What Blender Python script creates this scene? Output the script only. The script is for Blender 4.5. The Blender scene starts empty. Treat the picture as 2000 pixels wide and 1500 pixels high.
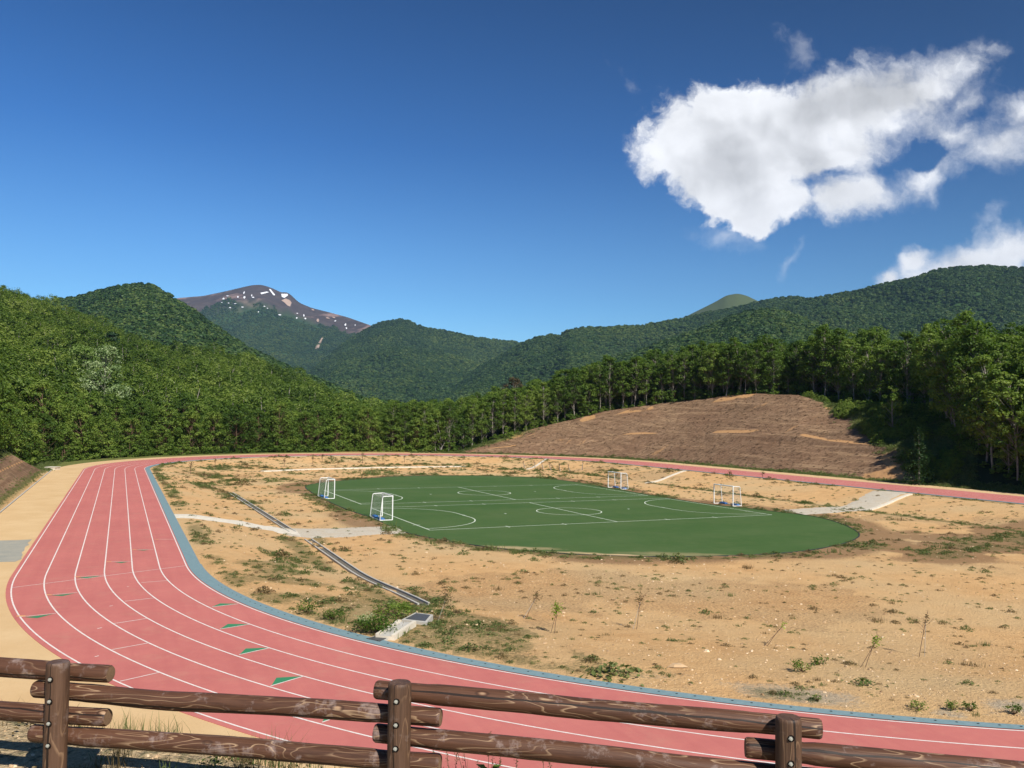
import bpy, math, random
import numpy as np
from mathutils import Matrix, Vector

# ------------------------------------------------------------------ camera, sky, sun, exposure
F, PITCH, ROLL, H = 1673.46, math.radians(2.31), math.radians(0.72), 7.479   # px of a 2000 px wide frame; eye height above the track
scene = bpy.context.scene
C = scene.collection
cam_d = bpy.data.cameras.new('camera'); cam_d.sensor_width = 36; cam_d.lens = F/2000*36
cam_d.clip_end = 60000; cam_d.clip_start = 0.05
cam = bpy.data.objects.new('camera', cam_d); C.objects.link(cam)
cam.matrix_world = Matrix.Translation((0, 0, H)) @ Matrix.Rotation(math.pi/2+PITCH, 4, 'X') @ Matrix.Rotation(ROLL, 4, 'Z')
scene.camera = cam
scene.view_settings.view_transform = 'Standard'; scene.view_settings.look = 'None'
scene.view_settings.gamma = 1; scene.view_settings.exposure = 0.42
scene.cycles.max_bounces = 6; scene.cycles.diffuse_bounces = 3; scene.cycles.transmission_bounces = 3
scene.cycles.volume_bounces = 0; scene.cycles.transparent_max_bounces = 4
scene.cycles.use_denoising = True
scene.cycles.caustics_reflective = False; scene.cycles.caustics_refractive = False

SUN_EL = math.radians(43); SUN_AZ = math.radians(150)       # azimuth clockwise from +Y (view direction)
SUN = Vector((math.sin(SUN_AZ)*math.cos(SUN_EL), math.cos(SUN_AZ)*math.cos(SUN_EL), math.sin(SUN_EL)))
sd = bpy.data.lights.new('sun', 'SUN'); sd.energy = 4.8; sd.angle = math.radians(0.53); sd.color = (1, 0.955, 0.88)
sun = bpy.data.objects.new('sun', sd); C.objects.link(sun)
sun.rotation_euler = (-SUN).to_track_quat('-Z', 'Y').to_euler()

def ray(px, py):
    """world direction (x, 1, z) through a pixel of the 2000x1500 photograph"""
    x, y = (px-1000)/F, -(py-750)/F
    c, s = math.cos(ROLL), math.sin(ROLL)
    x, y = c*x-s*y, s*x+c*y
    dy = math.cos(PITCH)-y*math.sin(PITCH); dz = math.sin(PITCH)+y*math.cos(PITCH)
    return x/dy, dz/dy
def at(px, py, Y):
    u, v = ray(px, py); return np.array([u*Y, Y, H+v*Y])
def ground_at(px, py, z=0.0):
    u, v = ray(px, py); Y = (z-H)/v; return np.array([u*Y, Y, z])

# ------------------------------------------------------------------ node helper
class NT:
    def __init__(s, tree): s.t = tree; s.n = tree.nodes; s.l = tree.links
    def new(s, typ, **kw):
        n = s.n.new(typ)
        for k, v in kw.items(): setattr(n, k, v)
        return n
    def put(s, sock, v):
        if hasattr(v, 'is_output') or isinstance(v, bpy.types.NodeSocket): s.l.new(v, sock)
        else: sock.default_value = v
    def m(s, op, a, b=0.0, c=None, clamp=False):
        n = s.new('ShaderNodeMath', operation=op); n.use_clamp = clamp
        s.put(n.inputs[0], a); s.put(n.inputs[1], b)
        if c is not None: s.put(n.inputs[2], c)
        return n.outputs[0]
    def vm(s, op, a, b=(0, 0, 0)):
        n = s.new('ShaderNodeVectorMath', operation=op); s.put(n.inputs[0], a); s.put(n.inputs[1], b)
        return n.outputs['Value'] if op in ('LENGTH', 'DOT_PRODUCT', 'DISTANCE') else n.outputs[0]
    def noise(s, vec, scale, detail=4, rough=0.55, dist=0.0, out=0):
        n = s.new('ShaderNodeTexNoise'); n.inputs['Scale'].default_value = scale; n.inputs['Detail'].default_value = detail
        n.inputs['Roughness'].default_value = rough; n.inputs['Distortion'].default_value = dist
        if vec is not None: s.l.new(vec, n.inputs['Vector'])
        return n.outputs[out]
    def mapr(s, v, a, b, c=0.0, d=1.0, smooth=False):
        n = s.new('ShaderNodeMapRange'); n.clamp = True
        if smooth: n.interpolation_type = 'SMOOTHSTEP'
        s.put(n.inputs[0], v)
        for i, q in enumerate((a, b, c, d)): s.put(n.inputs[i+1], q)
        return n.outputs[0]
    def mix(s, f, a, b, mode='MIX'):
        n = s.new('ShaderNodeMix', data_type='RGBA', blend_type=mode)
        s.put(n.inputs[0], f)
        for sock, v in ((n.inputs[6], a), (n.inputs[7], b)):
            if isinstance(v, bpy.types.NodeSocket): s.l.new(v, sock)
            else: sock.default_value = (*v, 1) if len(v) == 3 else v
        return n.outputs[2]
    def mapping(s, vec, loc=(0, 0, 0), rot=(0, 0, 0), scale=(1, 1, 1), typ='POINT'):
        n = s.new('ShaderNodeMapping', vector_type=typ); s.l.new(vec, n.inputs[0])
        n.inputs[1].default_value = loc; n.inputs[2].default_value = rot; n.inputs[3].default_value = scale
        return n.outputs[0]
    def attr(s, name, typ='GEOMETRY', out='Fac'):
        n = s.new('ShaderNodeAttribute', attribute_name=name, attribute_type=typ); return n.outputs[out]
    def pos(s): return s.new('ShaderNodeNewGeometry').outputs['Position']

def material(name, rough=0.9, spec=0.2):
    m = bpy.data.materials.new(name); m.use_nodes = True
    t = NT(m.node_tree); p = m.node_tree.nodes['Principled BSDF']
    p.inputs['Roughness'].default_value = rough; p.inputs['Specular IOR Level'].default_value = spec
    return m, t, p
def bump(t, p, h, dist, strength=1.0):
    b = t.new('ShaderNodeBump'); b.inputs['Distance'].default_value = dist; b.inputs['Strength'].default_value = strength
    t.l.new(h, b.inputs['Height']); t.l.new(b.outputs[0], p.inputs['Normal'])

# ------------------------------------------------------------------ world: Nishita sky, tinted, with clouds
w = bpy.data.worlds.new('World'); scene.world = w; w.use_nodes = True
t = NT(w.node_tree); bg = w.node_tree.nodes['Background']
sky = t.new('ShaderNodeTexSky', sky_type='NISHITA'); sky.sun_disc = False
sky.sun_elevation = SUN_EL; sky.sun_rotation = SUN_AZ; sky.altitude = 600; sky.air_density = 1.0; sky.dust_density = 0.4; sky.ozone_density = 3.0
gen = t.new('ShaderNodeTexCoord').outputs['Generated']
sep = t.new('ShaderNodeSeparateXYZ'); t.l.new(gen, sep.inputs[0])
X_, Y_, Z_ = sep.outputs
yc = t.m('MAXIMUM', Y_, 0.05)
U_ = t.m('DIVIDE', X_, yc); V_ = t.m('DIVIDE', Z_, yc)
# deep polarised blue high up and to the right, paler towards the horizon
elev = t.mapr(Z_, 0.0, 0.5)
ramp = t.new('ShaderNodeValToRGB'); t.l.new(elev, ramp.inputs[0])
el = ramp.color_ramp.elements
SKY_RAMP = [(0.0, (0.72, 0.96, 1.08)), (0.25, (0.44, 0.79, 1.03)), (0.6, (0.16, 0.465, 0.81)), (1.0, (0.06, 0.29, 0.57))]
el[0].position, el[0].color = 0, (*SKY_RAMP[0][1], 1); el[1].position, el[1].color = 1, (*SKY_RAMP[-1][1], 1)
for q, c in SKY_RAMP[1:-1]: e = el.new(q); e.color = (*c, 1)
pol = t.mapr(t.m('ADD', t.m('MULTIPLY', U_, 0.9), t.m('MULTIPLY', V_, 1.1)), -0.1, 1.0, 1.08, 0.60)
tint = t.mix(1.0, ramp.outputs[0], (1, 1, 1), 'MULTIPLY')
skyc = t.mix(1.0, sky.outputs[0], tint, 'MULTIPLY')
skyc = t.vm('MULTIPLY', skyc, (1, 1, 1))
vsc = t.new('ShaderNodeVectorMath', operation='SCALE'); t.l.new(skyc, vsc.inputs[0]); t.l.new(pol, vsc.inputs['Scale'])
skyc = vsc.outputs[0]
# clouds: soft ellipses of direction space, torn by noise
cmb = t.new('ShaderNodeCombineXYZ'); t.l.new(U_, cmb.inputs[0]); t.l.new(V_, cmb.inputs[1]); uv = cmb.outputs[0]
wv = t.noise(uv, 9, 5, 0.6, out=1)
warp = t.vm('SCALE', t.vm('SUBTRACT', wv, (0.5, 0.5, 0.5))); 
warp.node.inputs['Scale'].default_value = 0.06
wv2 = t.noise(uv, 34, 5, 0.65, out=1)
warp2 = t.vm('SCALE', t.vm('SUBTRACT', wv2, (0.5, 0.5, 0.5))); warp2.node.inputs['Scale'].default_value = 0.016
uvw = t.vm('ADD', t.vm('ADD', uv, warp), warp2)
def blob(px, py, rx, ry, deg, gain=1.0, src=None):
    u, v = ray(px, py)
    q = t.mapping(src or uvw, (u, v, 0), (0, 0, math.radians(deg)), (rx/F, ry/F, 1), 'TEXTURE')
    d = t.vm('LENGTH', q)
    return t.m('MULTIPLY', t.m('SUBTRACT', 1.0, d), gain)
def smax(lst, k=0.25):
    o = lst[0]
    for b in lst[1:]:
        o = t.m('SMOOTH_MAX', o, b, k)
    return o
main = smax([blob(1490, 270, 260, 130, 6, 1.2), blob(1360, 300, 130, 95, -25, 1.0), blob(1400, 215, 66, 58, 0, 1.3), blob(1450, 368, 160, 88, -14, 1.2),
             blob(1680, 215, 260, 110, 12, 1.1), blob(1820, 165, 170, 60, 28), blob(1540, 400, 72, 58, 0), blob(1470, 430, 62, 44, -20), blob(1640, 300, 170, 70, 10, .9)])
arm = smax([blob(1670, 382, 135, 58, 8, .9), blob(1800, 345, 140, 48, 24, .85), blob(1950, 290, 130, 62, 20, .8), blob(1995, 215, 80, 48, 15, .8), blob(1870, 265, 110, 46, -12, .7), blob(1880, 210, 90, 40, 40, .5)])
low = smax([blob(1900, 520, 200, 75, 18, 1.2), blob(1795, 500, 46, 44, 0), blob(1740, 545, 44, 36, 20, .8), blob(1985, 480, 100, 66, 20)])
wisp = smax([blob(1542, 505, 66, 18, 52, .55), blob(1945, 400, 85, 30, 45, .35), blob(1570, 108, 80, 40, -35, .42), blob(1232, 152, 60, 32, -25, .36), blob(1915, 95, 36, 30, 70, .5), blob(1420, 460, 110, 36, -10, .5), blob(1285, 290, 75, 70, 0, .7)], 0.05)
hole = blob(1812, 303, 52, 30, 8); hole2 = blob(1630, 338, 40, 16, 12, .5)
F_ = t.m('SMOOTH_MAX', t.m('SMOOTH_MAX', main, arm, 0.2), low, 0.05)
F_ = t.m('SUBTRACT', F_, t.m('MULTIPLY', t.m('MAXIMUM', hole, 0.0), 1.1))
F_ = t.m('SUBTRACT', F_, t.m('MULTIPLY', t.m('MAXIMUM', hole2, 0.0), 0.7))
fb = t.noise(uvw, 12, 10, 0.60); fb2 = t.noise(uvw, 42, 8, 0.62)
dens = t.m('ADD', F_, t.m('ADD', t.m('MULTIPLY', t.m('SUBTRACT', fb, 0.43), 1.05), t.m('MULTIPLY', t.m('SUBTRACT', fb2, 0.5), 0.72)))
alpha = t.mapr(dens, 0.08, t.mapr(U_, .28, .50, .42, 1.0), 0, 1, True)
alpha = t.m('POWER', alpha, 1.15)
wd = t.m('ADD', wisp, t.m('ADD', t.m('MULTIPLY', t.m('SUBTRACT', fb, 0.55), 1.0), t.m('MULTIPLY', t.m('SUBTRACT', fb2, 0.5), 0.72)))
alpha_w = t.mapr(wd, 0.0, 0.7, 0, 0.42, True)
alpha = t.m('SUBTRACT', 1.0, t.m('MULTIPLY', t.m('SUBTRACT', 1.0, alpha), t.m('SUBTRACT', 1.0, alpha_w)))
# cloud tone: thick grey heart low in the middle, brilliant lobes at the sunlit rims; relief = noise against itself shifted towards the sun
def relief(sc, dx, dy, det, lo, hi, src):
    n_a = t.noise(src, sc, det, .5); n_b = t.noise(t.vm('ADD', src, (dx, dy, 0)), sc, det, .5)
    return t.mapr(t.m('SUBTRACT', n_a, n_b), lo, hi, 0, 1, True)
uvs = t.vm('ADD', uv, warp)
lit = relief(7.5, .022, .026, 3, -.15, .15, uvs)
puff = relief(24, .007, .009, 4, -.15, .15, uvs)
rim = t.mapr(dens, 0.10, 0.75, 1, 0, True)          # thin parts glow with the light that passes through them
grey = smax([blob(1430, 335, 150, 85, 0, 1.3, uv), blob(1640, 200, 280, 75, 14, 1.0, uv), blob(1540, 330, 150, 60, 0, .6, uv)])
grey = t.mapr(t.m('ADD', grey, t.m('MULTIPLY', t.m('SUBTRACT', lit, 0.5), -0.5)), 0.0, 0.9, 0, 1, True)
tone = t.m('SUBTRACT', t.m('ADD', 0.72, t.m('ADD', t.m('MULTIPLY', lit, 0.13), t.m('ADD', t.m('MULTIPLY', puff, 0.07), t.m('MULTIPLY', rim, 0.05)))), t.m('MULTIPLY', grey, 0.25))
CLOUD_GAIN = 9.3
ccol = t.new('ShaderNodeVectorMath', operation='SCALE'); ccol.inputs[0].default_value = (0.96*CLOUD_GAIN, 0.97*CLOUD_GAIN, 1.0*CLOUD_GAIN); t.l.new(tone, ccol.inputs['Scale'])
front = t.m('GREATER_THAN', Y_, 0.06)
final = t.mix(t.m('MULTIPLY', alpha, front), skyc, ccol.outputs[0])
t.l.new(final, bg.inputs[0]); bg.inputs[1].default_value = 0.10

# ------------------------------------------------------------------ numpy helpers
rng = np.random.default_rng(7); random.seed(7)
def hsh(ix, iy, seed):
    h = (ix.astype(np.int64)*374761393 + iy.astype(np.int64)*668265263 + seed*1442695041) & 0x7fffffff
    h = ((h ^ (h >> 13))*1274126177) & 0x7fffffff
    return ((h ^ (h >> 16)) & 0xffff)/65535.0
def vnoise(x, y, seed=0):
    ix, iy = np.floor(x), np.floor(y); fx, fy = x-ix, y-iy
    fx = fx*fx*(3-2*fx); fy = fy*fy*(3-2*fy)
    a = hsh(ix, iy, seed); b = hsh(ix+1, iy, seed); c = hsh(ix, iy+1, seed); d = hsh(ix+1, iy+1, seed)
    return (a*(1-fx)+b*fx)*(1-fy)+(c*(1-fx)+d*fx)*fy
def fbm(x, y, seed=0, oct=4):
    s = 0; a = 0.5; n = 0
    for i in range(oct):
        s = s+a*vnoise(x*2**i+17.3*i, y*2**i-9.1*i, seed+i); n += a; a *= .5
    return s/n
def sm(x, a, b):
    q = np.clip((x-a)/(b-a), 0, 1); return q*q*(3-2*q)

def mesh_obj(name, V, Fs, mats=(), parent=None, matidx=None, smooth=False, attrs=None):
    """V (n,3); Fs: list of index arrays (m,k); attrs {name: (n,) float point attribute}"""
    me = bpy.data.meshes.new(name)
    V = np.asarray(V, np.float32); me.vertices.add(len(V)); me.vertices.foreach_set('co', V.ravel())
    Fs = [np.asarray(f, np.int32) for f in Fs if len(f)]
    if Fs:
        loops = np.concatenate([f.ravel() for f in Fs]); tot = np.concatenate([np.full(len(f), f.shape[1]) for f in Fs])
        me.loops.add(len(loops)); me.loops.foreach_set('vertex_index', loops.astype(np.int32))
        me.polygons.add(len(tot)); st = np.concatenate([[0], np.cumsum(tot)[:-1]])
        me.polygons.foreach_set('loop_start', st.astype(np.int32)); me.polygons.foreach_set('loop_total', tot.astype(np.int32))
        if matidx is not None: me.polygons.foreach_set('material_index', np.asarray(matidx, np.int32))
        me.polygons.foreach_set('use_smooth', np.full(len(tot), smooth))
    for k, v in (attrs or {}).items():
        v = np.asarray(v)
        if v.ndim == 2: a = me.attributes.new(k, 'FLOAT_VECTOR', 'POINT'); a.data.foreach_set('vector', v.astype(np.float32).ravel())
        else: a = me.attributes.new(k, 'FLOAT', 'POINT'); a.data.foreach_set('value', v.astype(np.float32))
    for m in mats: me.materials.append(m)
    me.update(calc_edges=True); me.validate()
    o = bpy.data.objects.new(name, me); C.objects.link(o)
    if parent is not None: o.parent = parent
    return o
def structure(o): o['kind'] = 'structure'; return o
def stuff(o, label, cat): o['kind'] = 'stuff'; o['label'] = label; o['category'] = cat; return o
def tag(o, label, cat, group=None):
    o['label'] = label; o['category'] = cat
    if group: o['group'] = group
    return o
def empty(name, loc, rz=0.0):
    o = bpy.data.objects.new(name, None); o.empty_display_size = .2; C.objects.link(o)
    o.location = [float(q) for q in loc]; o.rotation_euler = (0, 0, rz); return o
def copy_tree(o, parent=None):
    c = o.copy(); C.objects.link(c); c.parent = parent
    for ch in list(o.children): copy_tree(ch, c)
    return c

class MB:
    """mesh collector"""
    def __init__(s): s.v = []; s.f = {}; s.n = 0; s.mi = {}; s.a = []
    def add(s, V, Fc, mi=0, a=0.0):
        V = np.asarray(V, float); Fc = np.asarray(Fc, int)
        s.v.append(V); s.a.append(np.full(len(V), a) if np.isscalar(a) else np.asarray(a))
        k = Fc.shape[1]; s.f.setdefault(k, []).append(Fc+s.n); s.mi.setdefault(k, []).append(np.full(len(Fc), mi)); s.n += len(V)
    def arrays(s):
        ks = sorted(s.f)
        return np.concatenate(s.v), [np.concatenate(s.f[k]) for k in ks], np.concatenate([np.concatenate(s.mi[k]) for k in ks]), np.concatenate(s.a)
    def build(s, name, mats, parent=None, smooth=False):
        V, Fs, mi, a = s.arrays()
        return mesh_obj(name, V, Fs, mats, parent, mi, smooth, {'lc': a})
    def tube(s, P, R, sides=6, mi=0, cap=True, a=0.0):
        P = np.asarray(P, float); n = len(P); R = np.full(n, R) if np.isscalar(R) else np.asarray(R)
        T = np.gradient(P, axis=0) if n > 2 else np.repeat([P[1]-P[0]], 2, 0)
        T = T/np.maximum(np.linalg.norm(T, axis=1)[:, None], 1e-9)
        ref = np.array([0, 0, 1.0]) if abs(T[0, 2]) < .8 else np.array([1.0, 0, 0])
        A = np.cross(T, ref); A /= np.linalg.norm(A, axis=1)[:, None]; B = np.cross(T, A)
        th = np.arange(sides)/sides*2*np.pi
        V = P[:, None]+R[:, None, None]*(np.cos(th)[None, :, None]*A[:, None]+np.sin(th)[None, :, None]*B[:, None])
        i = np.arange(n-1)[:, None]*sides; j = np.arange(sides)[None]; j2 = (j+1) % sides
        Q = np.stack([i+j, i+j2, i+sides+j2, i+sides+j], -1).reshape(-1, 4)
        s.add(V.reshape(-1, 3), Q, mi, a)
        if cap:
            for e, k in ((0, 0), (n-1, 1)):
                c = np.vstack([V[e], P[e]]); F3 = np.array([[(q+1) % sides, q, sides] if k == 0 else [q, (q+1) % sides, sides] for q in range(sides)])
                s.add(c, F3, mi, a)
    def box(s, c, sz, mi=0, ax=None, a=0.0):
        """box centred at c; ax optional 3x3 rows = axes"""
        q = np.array([[x, y, z] for z in (-.5, .5) for y in (-.5, .5) for x in (-.5, .5)])*np.asarray(sz)
        if ax is not None: q = q@np.asarray(ax)
        s.add(q+np.asarray(c), [[0, 2, 3, 1], [4, 5, 7, 6], [0, 1, 5, 4], [2, 6, 7, 3], [0, 4, 6, 2], [1, 3, 7, 5]], mi, a)

# ------------------------------------------------------------------ the stadium frame: a along the straights, b across, s = distance outside the inner lane line
TH = math.radians(24.512); CX, CY, RAD, LEN = 18.241, 58.596, 37.738, 80.95
DA = np.array([-math.sin(TH), math.cos(TH)]); DB = np.array([math.cos(TH), math.sin(TH)])
def stad(x, y):
    kx, ky = x-CX, y-CY
    a = kx*DA[0]+ky*DA[1]; b = kx*DB[0]+ky*DB[1]
    a2 = np.where(a < 0, a, np.where(a > LEN, a-LEN, 0))
    return a, b, np.hypot(a2, b)-RAD
def ab(a, b, z=0.0):
    p = np.array([CX, CY])+np.multiply.outer(np.asarray(a, float), DA)+np.multiply.outer(np.asarray(b, float), DB)
    return np.concatenate([p, np.full(p.shape[:-1]+(1,), z)], -1)
PER = 2*LEN+2*math.pi*RAD
def oval(tt, s):
    """point of the oval at arc parameter tt (of the inner line) and offset s; starts at left straight a=0 going up"""
    tt = np.mod(tt, PER); L1, A1 = LEN, math.pi*RAD
    a = np.zeros_like(tt); b = np.zeros_like(tt); R = RAD+s
    m = tt < L1; a = np.where(m, tt, a); b = np.where(m, -R, b)
    m = (tt >= L1) & (tt < L1+A1); ph = (tt-L1)/RAD; a = np.where(m, LEN+R*np.sin(ph), a); b = np.where(m, -R*np.cos(ph), b)
    m = (tt >= L1+A1) & (tt < 2*L1+A1); a = np.where(m, LEN-(tt-L1-A1), a); b = np.where(m, R, b)
    m = tt >= 2*L1+A1; ph = (tt-2*L1-A1)/RAD; a = np.where(m, -R*np.sin(ph), a); b = np.where(m, R*np.cos(ph), b)
    return a, b

# distance along a view azimuth at which s crosses a value for the last time (ground forms are set out round the eye)
UG = np.linspace(-1.6, 1.6, 641); DG = np.linspace(40, 330, 1161)
_s = stad(UG[:, None]*DG[None], np.repeat(DG[None], len(UG), 0))[2]
def dist_s(val):
    m = _s < val; last = np.where(m.any(1), DG[m.shape[1]-1-np.argmax(m[:, ::-1], 1)], 45.0); return last
D12, D18 = dist_s(12.5), dist_s(17.0)
def tab(u, arr): return np.interp(u, UG, arr)
def sil(pts):   # silhouette pixels -> arrays u, v
    r = [ray(*p) for p in pts]; return np.array([q[0] for q in r]), np.array([q[1] for q in r])
# left wooded hill (skyline of the tree tops) with its distance
LH = [(-700, 420, 430), (-300, 470, 430), (0, 560, 430), (100, 590, 430), (180, 614, 430), (300, 662, 420), (430, 692, 400), (520, 707, 390), (600, 737, 370), (690, 776, 340), (760, 797, 300), (850, 808, 280), (1000, 812, 280)]
lhu, lhv = sil([(a, b) for a, b, c in LH]); lhd = np.array([c for a, b, c in LH])
# brown bank crest
BC = [(860, 884, 15), (905, 880, 19), (960, 862, 24), (1040, 838, 29), (1180, 803, 34), (1300, 787, 36), (1400, 775, 36), (1480, 768, 37), (1560, 773, 37), (1620, 790, 36), (1750, 803, 34), (1900, 812, 32), (2300, 815, 30)]
bcu, bcv = sil([(a, b) for a, b, c in BC]); bcs = np.array([c for a, b, c in BC], float)
_sc = np.interp(UG, bcu, bcs)
DC = np.array([DG[max(0, len(DG)-1-np.argmax((_s[i] < _sc[i])[::-1]))] if (_s[i] < _sc[i]).any() else 45.0 for i in range(len(UG))])

FENCE = [at(114, 1292, 4.864), at(781, 1332, 4.56), at(1540, 1400, 4.256)]
def height(x, y, fine=True):
    x = np.asarray(x, float); y = np.asarray(y, float)
    a, b, s = stad(x, y); u = x/np.maximum(y, 1e-3); u = np.where(y < 20, np.clip(u, -1.6, 1.6), u); D = y
    # sunk field
    w = np.where(b < 0, 7.0, 11.5); w = np.where(a < 5, w+(13-w)*sm(-a, -5, 12), w); w = np.where(a > 70, w+(14-w)*sm(a, 70, 92), w)
    z_in = -1.0*sm(-s, 0.9, 0.9+w)
    z_in = np.minimum(z_in, -0.05)
    # outside bank left and near
    hb = 3.4*(1-sm(a, 70, 84)); cs = 16.0
    nb = sm(-a, 0, 22); hb = hb*(1-nb)+5.32*nb; cs = cs*(1-nb)+19.0*nb
    side = np.where(b < 0, 1.0, sm(-a, 0, 20))
    z_bank = hb*side*np.clip((s-11.3)/(cs-11.3), 0, 1)**0.9
    z_bank = z_bank+np.where(nb > .5, 0.10*sm(s, 19.6, 23.5), 0)*side
    z = np.where(s < 0, z_in, np.where(s < 11.3, -0.05, np.maximum(z_bank, -0.0)))
    out = s > 11.3
    # left wooded hill
    d0 = tab(u, D18); dr = np.interp(u, lhu, lhd); zr = H+np.interp(u, lhu, lhv)*dr-8.5
    zr = np.maximum(zr, 0.5)
    tt = np.clip((D-d0)/(dr-d0), 0, 1.0)
    zl = zr*tt**1.1-np.clip(D-dr, 0, None)*0.25
    zl = np.maximum(zl, 0)*(D > 60)*(1-sm(u, -0.16, -0.06)) 
    if fine: zl = zl+np.where(D > 60, (fbm(x/45, y/45, 5)-.5)*9*np.clip(tt*3, 0, 1)*(tt < 1)*(u < -.1), 0)
    # bank on the right with its crest, rising woodland behind
    db = tab(u, D12); dc = tab(u, DC); dc = np.maximum(dc, db+6); zc = H+np.interp(u, bcu, bcv)*dc
    zc = np.maximum(zc, 0.2)
    q = (D-db)/(dc-db)
    zb = zc*np.clip(q, 0, 1)
    k = sm(q, .33, .36)-sm(q, .36, .46); zb = zb+k*.5*(zc > 4)           # berm
    zb = zb+np.clip(D-dc, 0, 400)*0.02
    if fine: zb = zb+np.where(q > 0, (fbm(x/9, y/9, 9)-.5)*.5*np.clip(q*4, 0, 1), 0)
    zb = zb*(D > 60)*sm(u, -0.09, -0.05)
    z = np.where(out & (D > 60), np.maximum(z, np.maximum(zl, zb)), z)
    if fine:
        dirt = (s < -1.2) | ((s > 11.6) & (D < 60))
        z = z+np.where(dirt, (fbm(x/1.7, y/1.7, 3, 3)-.5)*.10*np.clip((-s-1.2)/2, 0, 1)*(s < 0)+(s > 18.8)*(fbm(x*2.2, y*2.2, 4, 3)-.5)*.07, 0)
    z = np.where(np.hypot(x, y) > 6200, 0, z)
    return z
def hz(x, y): return float(height(np.array([x]), np.array([y]))[0])

# turf outline
turf_px = [(590,950),(623,971),(680,996.5),(725,1010),(779,1034),(800,1043),(890,1059.5),(980,1072),(1100,1081),(1232,1087),(1370,1087),(1500,1082.5),(1575,1076),(1650,1062.5),(1680,1047.5),(1675,1037.5),(1637,1020),(1590,1007.5),(1497,997),(1375,985),(1200,955),(1112,939),(1040,932),(980,930),(890,928.4),(770,929.6),(668,938.6),(610,944.5)]
TP = np.array([ground_at(a, b, -1.0)[:2] for a, b in turf_px])
def closed_spline(P, n=12):
    out = []
    N = len(P)
    for i in range(N):
        p0, p1, p2, p3 = P[i-1], P[i], P[(i+1) % N], P[(i+2) % N]
        for k in range(n):
            q = k/n; out.append(.5*((2*p1)+(-p0+p2)*q+(2*p0-5*p1+4*p2-p3)*q*q+(-p0+3*p1-3*p2+p3)*q**3))
    return np.array(out)
for _ in range(1): TP = TP*.7+.15*(np.roll(TP, 1, 0)+np.roll(TP, -1, 0))
TURF = closed_spline(TP)
def inside(x, y, P):
    r = np.zeros(np.shape(x), bool); n = len(P)
    for i in range(n):
        x1, y1 = P[i]; x2, y2 = P[(i+1) % n]
        if y1 == y2: continue
        c = ((y1 > y) != (y2 > y)) & (x < (x2-x1)*(y-y1)/(y2-y1)+x1); r ^= c
    return r
def poly_dist(x, y, P):
    d = np.full(np.shape(x), 1e9)
    Q = np.roll(P, -1, 0)
    for p, q in zip(P, Q):
        e = q-p; L2 = e@e
        if L2 == 0: continue
        tt = np.clip(((x-p[0])*e[0]+(y-p[1])*e[1])/L2, 0, 1)
        d = np.minimum(d, np.hypot(x-p[0]-tt*e[0], y-p[1]-tt*e[1]))
    return d

def gp(px, py, zoff=0.0):
    """where the ray of a photograph pixel meets the modelled ground"""
    u, v = ray(px, py); D = np.concatenate([np.arange(3, 40, .05), np.arange(40, 330, .1)])
    g = height(u*D, D, False); r = H+v*D; k = np.argmax(r <= g)
    if r[k] > g[k]: k = len(D)-1
    return np.array([u*D[k], D[k], g[k]+zoff])

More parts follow.
